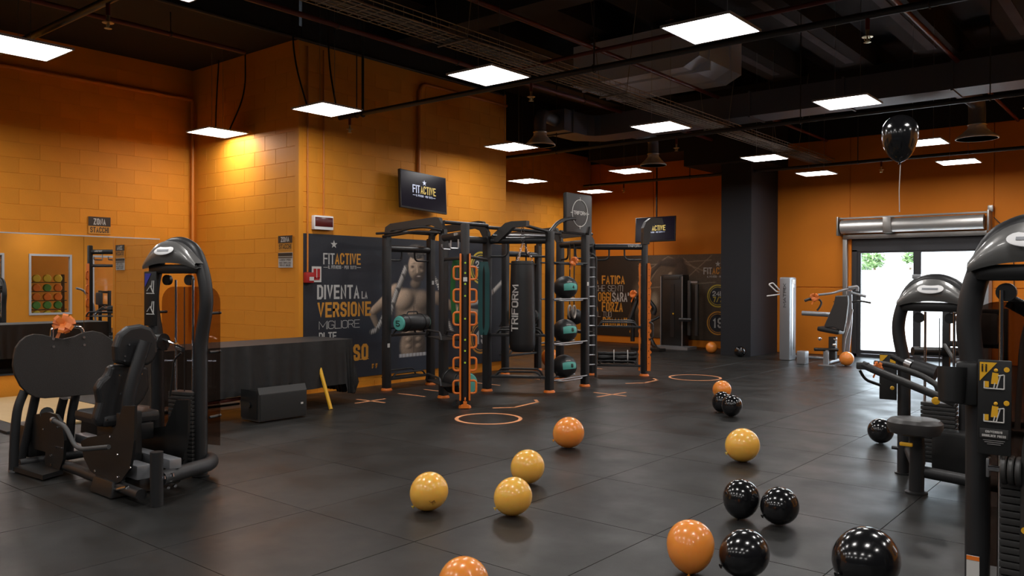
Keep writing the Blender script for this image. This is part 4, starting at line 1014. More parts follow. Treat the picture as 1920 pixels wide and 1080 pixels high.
def paint1(U, Vv):
    C = np.zeros(U.shape + (3,)); rs_ = np.random.RandomState(4)
    C[:] = (.017, .019, .027); gl = np.exp(-((U - 8.6) ** 2 / .9 + (Vv - .9) ** 2 / .8)); C += gl[..., None] * np.array((.012, .016, .026))
    K = KP
    cap(C, U, Vv, K['lh0'], K['lh'], .07, .05, skin, k=.35)
    cap(C, U, Vv, K['ls'], K['le'], .115, .075, skin, k=.75)
    cap(C, U, Vv, K['rs'], K['re'], .11, .075, skin, k=.45)
    cap(C, U, Vv, K['re'], K['rh'], .075, .055, skin, k=.6)
    ell(C, U, Vv, K['ch2'], .42, .42, skin, k=.35, amb=.05, soft=.3)
    ell(C, U, Vv, K['wa'], .305, .30, skin, k=.50, amb=.06, soft=.25)
    ell(C, U, Vv, K['ab'], .30, .42, skin, k=.45, amb=.05, soft=.5)
    ell(C, U, Vv, K['ls'], .17, .13, skin, k=.85, soft=.5)
    ell(C, U, Vv, K['rs'], .15, .13, skin, k=.35, soft=.5)
    ell(C, U, Vv, K['rp'], .21, .20, skin, k=.42, amb=.03, soft=.5)
    ell(C, U, Vv, K['lp'], .26, .20, skin, k=1.0, amb=.04, soft=.4)
    ab = K['ab']
    for r_ in range(5):
        for s in (-1, 1):
            ell(C, U, Vv, (ab[0] + s * .105, ab[1] + .12 - r_ * .105), .095, .052, skin, k=.72 if s < 0 else .5, amb=.05, soft=.6)
    for s in range(4): ell(C, U, Vv, (ab[0] - .24, ab[1] + .16 - s * .09), .08, .03, skin, rot=.5, k=.6, amb=.04, soft=.7)
    cap(C, U, Vv, (ab[0], ab[1] + .3), (ab[0], ab[1] - .42), .012, .01, (.05, .03, .02), amb=1, k=0, soft=1)
    ell(C, U, Vv, K['nk'], .14, .10, skin, k=.3, amb=.03, soft=.5)
    ell(C, U, Vv, K['hd'], .20, .245, skin, k=.75, amb=.04)
    hd = K['hd']
    for s, kk in ((-1, .9), (1, .4)):
        ell(C, U, Vv, (hd[0] + s * .085 - .01, hd[1] - .0), .06, .035, (.05, .03, .025), amb=1, k=0, soft=.9)
        ell(C, U, Vv, (hd[0] + s * .085, hd[1] + .055), .075, .022, skin, k=kk, soft=.8)
        ell(C, U, Vv, (hd[0] + s * .10, hd[1] - .06), .06, .035, skin, k=kk, soft=.9)
    cap(C, U, Vv, (hd[0] + .0, hd[1] + .02), (hd[0] + .01, hd[1] - .08), .02, .035, skin, k=.9, soft=.8)
    ell(C, U, Vv, (K['bd'][0], K['bd'][1] - .005), .15, .085, (.05, .035, .03), amb=.6, k=.8, soft=.6)
    ell(C, U, Vv, (K['bd'][0], K['bd'][1] + .015), .06, .014, (.5, .42, .36), amb=.9, k=0, soft=.8)
    hr = K['hr']; ell(C, U, Vv, hr, .22, .125, (.12, .10, .09), k=.8, amb=.15)
    for _ in range(90):
        a, q = rs_.uniform(0, 2 * PI), rs_.uniform(0, 1) ** .5
        ell(C, U, Vv, (hr[0] + math.cos(a) * q * .2, hr[1] + math.sin(a) * q * .11 + .01), .018, .012, (.42, .38, .34), rot=rs_.uniform(0, 3), k=rs_.uniform(.1, .9), amb=.1, soft=.9)
    # rope twisted round neck and arms
    for pts, w in ROPES:
        for a, b in zip(pts, pts[1:]):
            d_ = math.hypot(b[0] - a[0], b[1] - a[1]); n = max(2, int(d_ / .032)); an = math.atan2(b[1] - a[1], b[0] - a[0])
            cap(C, U, Vv, a, b, w * .95, w * .95, (.10, .095, .09), soft=.4, amb=.4)
            for i in range(n):
                t = (i + .5) / n; ell(C, U, Vv, (a[0] + (b[0] - a[0]) * t, a[1] + (b[1] - a[1]) * t), w * 1.15, w * .38, (.85, .80, .75), rot=an + 1.05, k=.9, amb=.1, soft=.5)
    # trousers
    wa = K['wa']; al = sstep((wa[1] - .155 - Vv) / .01) * sstep((.33 - np.abs(U - wa[0])) / .03)
    for i, c_ in enumerate((.020, .027, .045)): C[..., i] = C[..., i] * (1 - al) + al * c_
    al = sstep((.028 - np.abs(Vv - wa[1] + .13)) / .006) * sstep((.30 - np.abs(U - wa[0])) / .02) * (.55 + .45 * (np.sin((U - wa[0]) * 90) > -.3))
    for i, c_ in enumerate((.5, .5, .52)): C[..., i] = C[..., i] * (1 - al) + al * c_
    C *= (1 + rs_.uniform(-.10, .10, U.shape))[..., None]
    return C
ROPES = [([(8.397,1.700),(8.333,1.568),(8.224,1.363),(8.131,1.146),(8.085,1.032)], .062), ([(7.985,1.035),(7.917,0.922),(7.828,0.798),(7.725,0.774)], .05), ([(8.974,1.572),(9.073,1.465),(9.148,1.326),(9.179,1.125)], .05),
 ([(9.180,1.001),(9.305,0.873),(9.404,0.697)], .05), ([(9.811,1.137),(10.052,1.172),(10.224,1.235),(10.400,1.339),(10.631,1.498),(10.868,1.567)], .055)]
print_grid('printed_photo', p1, 'X', -8.9677, 6.57, 10.67, .155, 2.125, 400, 190, paint1)
art([(8.62 + 0, 0)] and [(p[0], p[1]) for p in star_poly(7.06, 2.0, .06)], 'print_star', M['print_white'], p1, 'X', XP)
t2('FIT', M['print_white'], p1, (-8.967,6.879,1.726), (-8.967,7.071,1.879), 'X', .04)
t2('ACTIVE', M['print_gold'], p1, (-8.967,7.076,1.730), (-8.967,7.529,1.885), 'X', .04)
t2('IL FITNESS · PER TUTTI', M['print_white'], p1, (-8.967,6.963,1.668), (-8.967,7.448,1.714), 'X', .04)
t2('—', M['print_white'], p1, (-8.967,6.883,1.683), (-8.967,6.954,1.689), 'X', .0); t2('—', M['print_white'], p1, (-8.967,7.457,1.688), (-8.967,7.529,1.695), 'X', .0)
t2('DIVENTA', M['print_white'], p1, (-8.967,6.779,1.254), (-8.967,7.506,1.449), 'X', .075)
t2('LA', M['print_white'], p1, (-8.967,7.545,1.253), (-8.967,7.652,1.358), 'X', .04)
t2('VERSIONE', M['print_gold'], p1, (-8.967,6.783,1.007), (-8.967,7.717,1.213), 'X', .075)
t2('MIGLIORE', M['print_white'], p1, (-8.967,6.810,0.849), (-8.967,7.512,0.961), 'X', -.008)
t2('DI TE', M['print_white'], p1, (-8.967,6.810,0.691), (-8.967,7.104,0.807), 'X', .05)
t2('STESSO', M['print_gold'], p1, (-8.967,6.802,0.384), (-8.967,7.668,0.614), 'X', .05)
MB().box((-8.967, 7.15, .40), (.001, 1.05, .014)).build('underline', M['print_gold'], p1, smooth=False)
t2('”', M['print_gold'], p1, (-8.967,7.733,0.248), (-8.967,7.842,0.320), 'X', .04)
def badge(parent, plane, off, c, r, rows, ringm):
    def P(a, rr): return (c[0] + math.cos(a) * rr, c[1] + math.sin(a) * rr)
    n = 40
    art([P(2 * PI * i / n, r) for i in range(n)], 'badge_disc', ringm, parent, plane, off)
    e = .0007 if plane == 'X' else -.0007
    art([P(2 * PI * i / n, r * .88) for i in range(n)], 'badge_disc', M['poster'], parent, plane, off + e)
    art([P(2 * PI * i / n, r * .80) for i in range(n)], 'badge_disc', ringm, parent, plane, off + 2 * e)
    art([P(2 * PI * i / n, r * .75) for i in range(n)], 'badge_disc', M['poster'], parent, plane, off + 3 * e)
    for body, m, y0, y1, w in rows:
        a = (off + 4 * e, c[0] - w * r, c[1] + y0 * r) if plane == 'X' else (c[0] - w * r, off + 4 * e, c[1] + y0 * r)
        b = (off + 4 * e, c[0] + w * r, c[1] + y1 * r) if plane == 'X' else (c[0] + w * r, off + 4 * e, c[1] + y1 * r)
        t2(body, m, parent, a, b, plane, .03, 'badge_lettering')
badge(p1, 'X', XP, [(10.074,1.725)][0], .27, [('24H', M['print_white'], -.02, .42, .5), ('7/7', M['badge_gold'], -.55, -.08, .45)], M['badge_gold'])
badge(p1, 'X', XP, [(10.078,0.578)][0], .27, [('19', M['print_white'], -.4, .45, .45)], M['print_gold'])

p2 = thing('wall_poster', 'brown wall poster with a training slogan, partly hidden by the black column', 'poster', (-9.6, 17.18, .17))
YP = 17.172
MB().box((-9.5, 17.18, 1.155), (4.1, .014, 1.97)).build('poster_sheet', M['brown1'], p2, smooth=False)
def paint2(U, Vv):
    rs_ = np.random.RandomState(8); C = np.zeros(U.shape + (3,)); C[:] = (.020, .014, .010)
    def P(k): return PB[k]
    r = sstep((U - (-10.45)) / .8); C += (r * (.5 + .5 * sstep((Vv - .3) / 1.5)))[..., None] * np.array((.085, .055, .032))
    ell(C, U, Vv, (-10.15, 1.1), .30, .55, (.16, .12, .08), amb=.7, k=.3, soft=.9)
    ell(C, U, Vv, (-9.75, 1.05), .16, .30, (.34, .28, .20), amb=.7, k=.3, soft=.9)
    ell(C, U, Vv, (-9.2, .35), 1.0, .16, (.13, .09, .06), amb=.7, k=.3, soft=.9)
    for a, b in (((-10.2, 1.62), (-9.4, 2.1)), ((-9.4, 2.1), (-8.2, 1.65)), ((-10.2, 1.9), (-8.3, 2.0)), ((-9.9, 1.5), (-9.5, 2.05)), ((-9.0, 2.05), (-8.6, 1.72)), ((-8.9, 1.6), (-8.3, 2.1)), ((-10.0, 1.35), (-8.2, 1.5))):
        cap(C, U, Vv, a, b, .016, .016, (.30, .22, .15), amb=.7, k=.3, soft=.9)
    cap(C, U, Vv, (-10.0, 1.55), (-9.6, 1.95), .05, .07, (.05, .035, .025), soft=.5, amb=.5); cap(C, U, Vv, (-9.6, 1.95), (-9.1, 1.95), .08, .16, (.06, .04, .03), soft=.5, amb=.4)
    ell(C, U, Vv, (-9.05, 1.72), .22, .32, (.045, .03, .022), soft=.4, amb=.6); ell(C, U, Vv, (-9.33, 1.68), .10, .07, (.55, .42, .30), rot=.5, soft=.7, k=.9)
    ell(C, U, Vv, (-8.75, 1.0), .14, .55, (.03, .02, .015), soft=.6, amb=.8)
    C *= (1 + rs_.uniform(-.15, .15, U.shape))[..., None]
    return C
print_grid('printed_photo', p2, 'Y', YP, -11.54, -7.46, .175, 2.135, 240, 120, paint2)
LET = [('LA FATICA', 'g', (-11.589,17.170,1.445), (-10.580,17.170,1.658), .05), ('CHE SENTI', 'w', (-11.451,17.170,1.265), (-10.632,17.170,1.416), -.008), ('OGGI', 'g', (-11.354,17.170,1.012), (-10.977,17.170,1.243), .05),
 ("SARA'", 'w', (-10.937,17.170,1.013), (-10.464,17.170,1.242), .05), ('LA FORZA', 'g', (-11.586,17.170,0.765), (-10.630,17.170,1.005), .05), ('DEL TUO', 'w', (-11.537,17.170,0.625), (-10.960,17.170,0.761), -.008),
 ('DOMANI', 'g', (-11.216,17.170,0.375), (-10.514,17.170,0.623), .05), ('”', 'g', (-10.445,17.170,0.261), (-10.340,17.170,0.318), .03), ('FIT', 'w', (-8.490,17.168,1.677), (-8.281,17.168,1.833), .04),
 ('ACTIVE', 'g', (-8.274,17.168,1.682), (-7.794,17.168,1.835), .04), ('IL FITNESS · PER TUTTI', 'w', (-8.397,17.168,1.604), (-7.882,17.168,1.645), .04)]
for body, c_, a, b, bd in LET:
    t2(body, M['print_gold'] if c_ == 'g' else M['print_white'], p2, a, b, 'Y', bd)
art([(p[0], p[1]) for p in star_poly((-8.139,17.168,1.910)[0], (-8.139,17.168,1.910)[2], .07)], 'print_star', M['print_white'], p2, 'Y', YP - .003)
badge(p2, 'Y', YP - .003, ((-8.136,17.170,1.189)[0], (-8.136,17.170,1.189)[2]), .26, [('24H', M['print_white'], -.02, .42, .5), ('7/7', M['badge_gold'], -.55, -.08, .45)], M['badge_gold'])
badge(p2, 'Y', YP - .003, ((-8.133,17.170,0.575)[0], (-8.133,17.170,0.575)[2]), .27, [('19', M['print_white'], -.4, .45, .45)], M['print_gold'])

# ------------------------------------------------------------------ televisions
def tv(loc, rz, tilt, label, pole):
    t = thing('television', label, 'television', loc, rz)
    R = Matrix.Rotation(tilt, 3, 'Z') @ Matrix.Identity(3)
    Rx = Matrix.Rotation(-.10, 3, 'X'); Rt = Matrix.Rotation(tilt, 3, 'Y')
    def L(mb): 
        mb.v = [tuple(Rt @ (Rx @ Vector(p))) for p in mb.v]; return mb
    L(MB().box((0, 0, 0), (.96, .045, .57), bev=.008)).build('casing', M['metal'], t, world=False)
    L(MB().box((0, -.0235, .008), (.925, .002, .53))).build('screen', M['screen'], t, world=False, smooth=False)
    sc = [c for c in t.children if c.name.startswith('screen')][0]
    def tx(body, m, x0, z0, x1, z1, b):
        vs, fs = text_geo(body, b, (x1 - x0) / (z1 - z0)); a0 = min(p[0] for p in vs); a1 = max(p[0] for p in vs); b0 = min(p[1] for p in vs); b1 = max(p[1] for p in vs)
        L(MB().add([V(x0 + (p[0] - a0) / (a1 - a0) * (x1 - x0), -.0255 - .0005 * p[2], z0 + (p[1] - b0) / (b1 - b0) * (z1 - z0)) for p in vs], fs)).build('logo_lettering', m, sc, world=False, smooth=False)
    tx('FIT', M['screen_white'], -.235, -.035, -.085, .085, .05); tx('ACTIVE', M['screen_gold'], -.075, -.035, .245, .085, .05)
    tx('IL FITNESS · PER TUTTI', M['screen_white'], -.17, -.085, .17, -.055, .05)
    tx('—', M['screen_white'], -.235, -.073, -.18, -.067, 0); tx('—', M['screen_white'], .18, -.073, .235, -.067, 0)
    L(MB().add([V(p[0], -.0255, p[1]) for p in star_poly(0.01, .135, .045)], [tuple(range(10))])).build('logo_star', M['screen_white'], sc, world=False, smooth=False)
    MB().box((0, .05, 0), (.2, .06, .2), bev=.01).build('mount_plate', M['metal'], t, world=False)
    if pole: MB().cyl((0, .07, -.2), (0, .07, pole), .018, 10).build('ceiling_pole', M['metal'], t, world=False)
    else: MB().box((0, .12, 0), (.06, .12, .06)).build('mount_arm', M['metal'], t, world=False)
    return t
tv((-8.80, 8.58, 2.83), PI / 2, .05, 'wall television showing the gym logo, on the orange wall above the poster', 0)
tv((-9.300,16.400,2.696), .15, -.02, 'television with the gym logo hanging on a pole behind the rig', 2.4)

# ------------------------------------------------------------------ signs and wall boxes
s1 = thing('wall_sign', 'small two-tone sign reading ZONA STACCHI above the mirror', 'sign', (-11.62, 5.11, 2.16))
A, B = (-11.625,4.958,2.142), (-11.625,5.258,2.380)
y0, y1, z0, z1 = A[1], B[1], A[2], B[2]
MB().box((-11.628, (y0 + y1) / 2, (z0 + z1) / 2), (.012, y1 - y0, z1 - z0)).build('sign_plate', M['print_gold'], s1, smooth=False)
MB().box((-11.621, (y0 + y1) / 2, z0 + (z1 - z0) * .73), (.003, y1 - y0, (z1 - z0) * .54)).build('dark_band', M['brown1'], s1, smooth=False)
text('ZONA', 'lettering', M['print_white'], s1, (-11.6185, y0 + (y1 - y0) * .22, z0 + (z1 - z0) * .54), Y_, Z_, (y1 - y0) * .56, (z1 - z0) * .36, .05)
text('STACCHI', 'lettering', M['brown1'], s1, (-11.6205, y0 + (y1 - y0) * .08, z0 + (z1 - z0) * .08), Y_, Z_, (y1 - y0) * .84, (z1 - z0) * .32, .02)
s2_ = thing('wall_sign', 'tall sign reading ZONA STACCHI with small print on the return wall', 'sign', (-9.28, 6.48, 1.68))
A, B = (-9.415,6.487,1.678), (-9.105,6.487,2.104)
x0, x1, z0, z1 = A[0], B[0], A[2], B[2]; h = z1 - z0; w = x1 - x0; c = (x0 + x1) / 2
def pl(f0, f1, m, nm, off=0): MB().box((c, 6.487 - off, z0 + h * (f0 + f1) / 2), (w, .008, h * (f1 - f0))).build(nm, m, s2_, smooth=False)
pl(.54, 1.0, M['print_gold'], 'sign_plate'); pl(.0, .47, M['print_white'], 'sign_plate'); pl(.47, .54, M['print_gold'], 'gap_strip', -.003)
pl(.77, 1.0, M['brown1'], 'dark_band', .005); pl(.36, .46, M['brown1'], 'dark_band', .005); pl(.30, .335, M['brown2'], 'brown_band', .005)
for body, m, f0, f1, a, bd in (('ZONA', M['print_white'], .80, .96, .62, .05), ('STACCHI', M['brown1'], .58, .73, .88, .02), ('LASCIA I PESI', M['brown1'], .21, .27, .8, .03), ('COME E DOVE LI HAI', M['brown1'], .12, .18, .84, .03), ('TROVATI. GRAZIE', M['brown1'], .04, .10, .8, .03)):
    text(body, 'lettering', m, s2_, (c - w * a / 2, 6.477, z0 + h * f0), X_, Z_, w * a, h * (f1 - f0), bd)
e = thing('emergency_light', 'dark red glass emergency sign in a white frame left of the television', 'sign', (-8.95, 6.88, 2.2))
A, B = (-8.940,6.692,2.186), (-8.940,7.008,2.376)
MB().box((-8.945, (A[1] + B[1]) / 2, (A[2] + B[2]) / 2), (.07, B[1] - A[1], B[2] - A[2]), bev=.012).build('housing', M['hood'], e)
MB().box((-8.91, (A[1] + B[1]) / 2, (A[2] + B[2]) / 2 + .01), (.008, (B[1] - A[1]) * .92, (B[2] - A[2]) * .66), bev=.003).build('red_glass', M['dark_red'], e)
fb = thing('fire_call_box', 'small red fire alarm call box on the wall corner', 'alarm box', (-8.93, 6.6, 1.5))
MB().box((-8.935, 6.62, 1.545), (.07, .125, .14), bev=.012).build('box', M['red'], fb)
MB().box((-8.897, 6.64, 1.53), (.004, .07, .05)).build('white_label', M['white'], fb, smooth=False)
fs_ = thing('fire_sign', 'white and red fire symbol sign beside the red call box', 'sign', (-8.96, 6.76, 1.5))
MB().box((-8.962, 6.765, 1.59), (.012, .15, .21)).build('sign_plate', M['white'], fs_, smooth=False)
for y_, z_, a, b in ((6.735, 1.60, .045, .13), (6.795, 1.60, .045, .13), (6.765, 1.53, .09, .03)):
    MB().box((-8.954, y_, z_), (.003, a, b)).build('red_symbol', M['red'], fs_, smooth=False)

# ------------------------------------------------------------------ covered table
tb_ = thing('trestle_table', 'long trestle table hidden under a black cloth, with yellow and red legs', 'table', (-8.32, 5.3, 0))
MB().box((-8.32, 5.28, .755), (.70, 2.44, .03)).build('table_top', M['wood_red'], tb_, smooth=False)
for y in (4.35, 6.0):
    col = M['yellow'] if y > 5 else M['wood_red']
    for s in (-1, 1):
        MB().cyl((-8.32 + s * .25, y + .05, .735), (-8.32 + s * (.62 if y > 5 else .40), y + .02, .0), .022, 8).build('leg', col, tb_)
    MB().cyl((-8.72, y + .03, .25), (-7.92, y + .03, .25), .016, 8).build('stretcher', M['wood_red'], tb_)
MB().cyl((-7.96, 4.38, .20), (-7.98, 5.3, .22), .02, 8).build('long_stretcher', M['wood_red'], tb_)
cl = MB(); x0, x1, y0, y1, zt = -8.70, -7.95, 4.02, 6.54, .785
rc = random.Random(11)
per = []
def arc(n, f):
    for i in range(n): per.append(f(i / n))
arc(150, lambda t: (x1, y0 + (y1 - y0) * t, 1, 0)); arc(40, lambda t: (x1 - (x1 - x0) * t, y1, 0, 1)); arc(150, lambda t: (x0, y1 - (y1 - y0) * t, -1, 0)); arc(40, lambda t: (x0 + (x1 - x0) * t, y0, 0, -1))
n = len(per); rows = 9
for k in range(rows + 1):
    f = k / rows
    for i, (x, y, nx, ny) in enumerate(per):
        drop = .55 + .012 * math.sin(i * .08)
        fold = (.026 * max(0, math.sin(i * .24 + 1.9 * math.sin(i * .09))) ** 2 + .010 * math.sin(i * .5 + math.sin(i * .13) * 2)) * f ** .7
        out = .006 + .03 * f + fold
        if ny == 1 or (nx == 1 and y > y1 - .12): drop = .66; fold2 = .035 * math.sin(i * 1.9) * f; out += fold2 * .6 + .0 * f
        r_ = .012
        cl.v.append((x + nx * out - (0 if nx else 0), y + ny * out, zt - drop * f - (r_ * 0 if k else 0)))
for k in range(rows):
    for i in range(n): cl.f.append((k * n + i, k * n + (i + 1) % n, (k + 1) * n + (i + 1) % n, (k + 1) * n + i))
cl.f.append(tuple(range(n)))
tag(cl.build('table_cloth', M['cloth']), 'black cloth draped over the long trestle table in the corner', 'tablecloth')
# bunch of cloth hanging at the table end
bn = MB()
for i in range(5):
    p = V(-8.0 - i * .07, 6.54 + .02 * math.sin(i * 2), 0)
    bn.tube([p + Z_ * .70, p + V(.02, .02, .45), p + V(.04 - i * .02, .04, .25), p + V(.02, .03, .11)], [.02, .04, .06, .03], 8)
tag(bn.build('cloth_bunch', M['cloth']), 'bunched end of the black cloth hanging low at the table corner', 'cloth')
MB_sp = thing('floor_speaker', 'black wedge-shaped loudspeaker lying on the floor before the covered table', 'speaker', (-7.68, 5.2, 0))
MB().prism([(-.0, .015), (-.0, .30), (-.03, .37), (-.30, .33), (-.36, .20), (-.33, .015)], (-7.50, 4.93, 0), X_, Z_, (0, .60, 0)).build('cabinet', M['metal2'], MB_sp, smooth=False)
MB().box((-7.497, 5.23, .16), (.012, .58, .27), bev=.004).build('grille', mat('speaker_grille', (.022, .021, .02), .7, bump=(400, .6)), MB_sp)
MB().box((-7.488, 5.46, .16), (.004, .03, .02)).build('small_badge', M['white'], MB_sp, smooth=False)
for y in (4.925, 5.535): MB().box((-7.68, y, .19), (.30, .012, .30), bev=.004).build('side_cheek', M['metal'], MB_sp)
MB().cyl((-7.66, 4.915, .18), (-7.66, 4.90, .18), .03, 14).build('socket', M['metal'], MB_sp)

# ------------------------------------------------------------------ weight machines
def W(o, *pts): return [Vector(p) for p in pts]
def tower(t, H, lo=.215, hi=.255, r=.06, stack=16, shield='smoke', rods=(-.06, .10), sx=0.0, emblem=True):
    """arched twin-tube tower in the root's own frame: x across, -y front"""
    half = [(lo, 0, 0), (lo, 0, H * .47), (lo + .004, 0, H * .58), (hi - .004, 0, H * .70), (hi, 0, H * .77), (hi - .03, 0, H * .86), (hi * .62, 0, H * .955), (hi * .25, 0, H * .985)]
    path = half + [(0, 0, H * .99)] + [(-p[0], p[1], p[2]) for p in half[::-1]]
    # smooth the path
    P = [Vector(p) for p in path]
    for _ in range(2):
        Q = [P[0]]
        for a, b in zip(P, P[1:]): Q += [a * .75 + b * .25, a * .25 + b * .75]
        P = Q + [P[-1]]
    MB().tube(P, r, 16, ry=r * 1.18).build('arch_tube', M['frame'], t, world=False)
    # cover
    mb = MB(); N = 18; K = 8
    def topz(x):
        u = abs(x) / (hi + .015); return H - .012 - .215 * u ** 2.2
    for i in range(N + 1):
        x = (-1 + 2 * i / N) * (hi * .95)
        z1 = topz(x); z0 = H - .235 + .055 * (1 - (x / hi) ** 2) ** .8 if abs(x) < hi else H - .235
        z0 = min(z0, z1 - .01)
        for j in range(K + 1):
            f = j / K; bulge = .095 + .05 * (1 - (x / hi) ** 2) ** .5 * math.sin(PI * (f * .8 + .15)) ** .7
            mb.v.append((x, -bulge, z0 + (z1 - z0) * f))
    for i in range(N):
        for j in range(K): a = i * (K + 1) + j; mb.f.append((a, a + K + 1, a + K + 2, a + 1))
    # underside and back so the cover is a solid cap
    n0 = len(mb.v)
    for i in range(N + 1):
        p = mb.v[i * (K + 1)]; q = mb.v[i * (K + 1) + K]; mb.v += [(p[0], -.02, p[2] + .015), (q[0], -.02, q[2])]
    for i in range(N):
        a = n0 + 2 * i; mb.f += [(i * (K + 1), a, a + 2, (i + 1) * (K + 1)), (a, a + 1, a + 3, a + 2), (i * (K + 1) + K, (i + 1) * (K + 1) + K, a + 3, a + 1)]
    cv = mb.build('top_cover', M['shroud'], t, world=False)
    if emblem:
        MB().lathe([(0, .004), (.085, .004), (.092, 0)], (0, -.152, (H - .085)), (0, -1, .35), 28).build('emblem_plate', M['hood'], cv, world=False).scale = (1, 1, 1)
        e_ = [c for c in cv.children][0]
        for v in e_.data.vertices: v.co.z = (H - .085) + (v.co.z - (H - .085)) * .42
        MB().box((0, -.163, (H - .085)), (.11, .004, .014), Matrix.Rotation(-.3, 3, 'X')).build('emblem_bar', M['silver'], cv, world=False)
    MB().box((0, -.02, H - .225), (hi * 1.7, .12, .07), bev=.02).build('pulley_box', M['metal'], t, world=False)
    for x in (-.11, .11):
        MB().cyl((x, -.02, H - .31), (x, .01, H - .31), .04, 18).build('pulley', M['metal'], t, world=False)
    for x in rods:
        MB().cyl((x + sx, -.03, .1), (x + sx, -.03, H * .83), .0095, 10).build('guide_rod', M['chrome'], t, world=False)
    MB().cyl((sum(rods) / 2 + sx, -.03, .1), (sum(rods) / 2 + sx, -.03, H * .80), .004, 6).build('cable', M['metal'], t, world=False)
    pm = MB().box((0, 0, 0), (.24, .11, .026), bev=.004)
    first = None
    for i in range(stack):
        z = .14 + i * .031
        if first is None:
            first = pm.build('weight_plate', M['metal2'], t, world=False); first.location = (sx + sum(rods) / 2, -.02, z)
        else:
            c = first.copy(); COL.objects.link(c); c.location.z = z
    if shield:
        pts = []
        for a in range(7): q = PI / 2 * a / 6; pts.append((hi + .02 - .12 + .12 * math.cos(q), H * .80 - .12 + .12 * math.sin(q)))
        for a in range(7): q = PI / 2 + PI / 2 * a / 6; pts.append((-hi - .02 + .12 + .12 * math.cos(q), H * .80 - .12 + .12 * math.sin(q)))
        pts += [(-hi - .02, .22), (hi + .02, .22)]
        sh_ = MB().prism(pts, (0, .12, 0), X_, Z_, (0, .006, 0)).build('smoked_shield', M[shield], t, world=False, smooth=False)
        for x in (-hi - .0, hi + .0):
            for z in (.45, .95, 1.25):
                if z < H * .75: MB().cyl((x, .03, z), (x, .15, z), .011, 8).build('shield_bolt', M['metal'], t, world=False)
    MB().cyl((sx + sum(rods) / 2 - .02, -.09, .14 + stack * .031 * .62), (sx + sum(rods) / 2 - .02, -.125, .14 + stack * .031 * .62), .014, 12).build('selector_pin', M['yellow'], t, world=False)
    for x in (-lo, lo): MB().lathe([(r + .018, 0), (r + .018, .01), (r, .014)], (x, 0, 0), seg=24).build('foot_flange', M['metal'], t, world=False)

def solid(t, poly, o, u, v, tvec, m, name, bev=False):
    ob = MB().prism(poly, o, u, v, tvec).build(name, M[m], t, smooth=False)
    if bev:
        md = ob.modifiers.new('round', 'BEVEL'); md.width = bev; md.segments = 3; md.limit_method = 'ANGLE'
    return ob
def bow(c, r, label, nrm=(0.6, -0.77, 0.2), seed=2):
    t = thing('gift_bow', label, 'bow', (c[0], c[1], c[2] - r), group='orange ribbon bows')
    rnd = random.Random(seed); c = Vector(c); n = Vector(nrm).normalized(); a = n.orthogonal().normalized(); b = n.cross(a)
    for k in range(9):
        q = 2 * PI * k / 9 + rnd.uniform(-.2, .2); d_ = (a * math.cos(q) + b * math.sin(q)) * .85 + n * rnd.uniform(.1, .7); d_.normalize()
        s = d_.cross(n).normalized(); w = r * .22; pts = []; L = r * rnd.uniform(.8, 1.05)
        for i in range(9):
            u = 2 * PI * i / 8; pts.append(c + d_ * (L * .5 * (1 - math.cos(u))) + d_.cross(s) * (L * .26 * math.sin(u)))
        vs = []; fs = []
        for p in pts: vs += [p - s * w, p + s * w]
        for i in range(8): fs.append((2 * i, 2 * i + 1, 2 * i + 3, 2 * i + 2))
        MB().add(vs, fs).build('ribbon_loop', M['bow'], t)
    tl = MB()
    for s in (-1, 1):
        p = c; q = c - Z_ * r * .9 + a * s * r * .9
        tl.add([p - b * r * .12, p + b * r * .12, q + b * r * .15, q - b * r * .15], [(0, 1, 2, 3)])
    tl.build('ribbon_tail', M['bow'], t, smooth=False)

# ---- leg press
lp = thing('leg_press_machine', 'black seated leg press machine with big pebbled foot plate at the left', 'leg press', (-6.2, 2.85, 0))
fpl = [(2.430,0.911),(2.443,0.975),(2.476,1.025),(2.516,1.059),(2.570,1.076),(2.639,1.068),(2.722,1.041),(2.793,1.026),(2.880,1.041),(2.954,1.073),(3.029,1.080),(3.098,1.061),(3.167,1.011),(3.214,0.953),(3.230,0.872),(3.191,0.779),(3.128,0.658),(3.066,0.569),(3.028,0.550),(2.909,0.554),(2.779,0.556),(2.652,0.559),(2.583,0.574),(2.529,0.609),(2.476,0.674),(2.436,0.765),(2.423,0.839)]
solid(lp, fpl, (-7.0, 0, 0), Y_, Z_, (-.035, 0, 0), 'plate', 'foot_plate', .006)
for p in [(2.714,1.030),(2.716,0.967),(2.950,1.030),(2.953,0.968)]:
    MB().lathe([(0, .004), (.010, .004), (.012, 0)], (-6.998, p[0], p[1]), (1, 0, 0), 10).build('plate_bolt', M['steel'], lp)
MB().tube(fillet([(-7.020,2.710,1.044), (-7.020,2.714,1.117), (-7.020,2.754,1.132), (-7.020,2.919,1.121), (-7.020,2.949,1.094), (-7.020,2.953,1.032)], .03), .014, 10).build('plate_handle', M['chrome'], lp)
for pts in (((-7.060,2.525,0.627), (-7.060,2.475,0.506), (-7.060,2.456,0.333), (-7.060,2.444,0.022)), ((-7.160,2.643,0.567), (-7.200,2.602,0.296), (-7.250,2.564,0.050)), ((-7.100,2.834,0.535), (-7.150,2.821,0.404), (-7.200,2.807,0.069)), ((-7.100,2.926,0.551), (-7.120,2.896,0.358), (-7.160,2.900,0.060))):
    MB().tube(fillet(pts, .12), .034, 12).build('support_leg', M['frame'], lp)
MB().prism([(-7.112,2.428,0.000)[:2], (-6.560,2.468,-0.000)[:2], (-6.639,2.642,0.000)[:2], (-7.298,2.665,0.000)[:2]], (0, 0, .012), X_, Y_, (0, 0, .035)).build('base_plate', M['metal'], lp, smooth=False)
MB().tube([(-7.1, 2.5, .05), (-7.12, 3.15, .05)], .035, 12).build('cross_foot', M['frame'], lp)
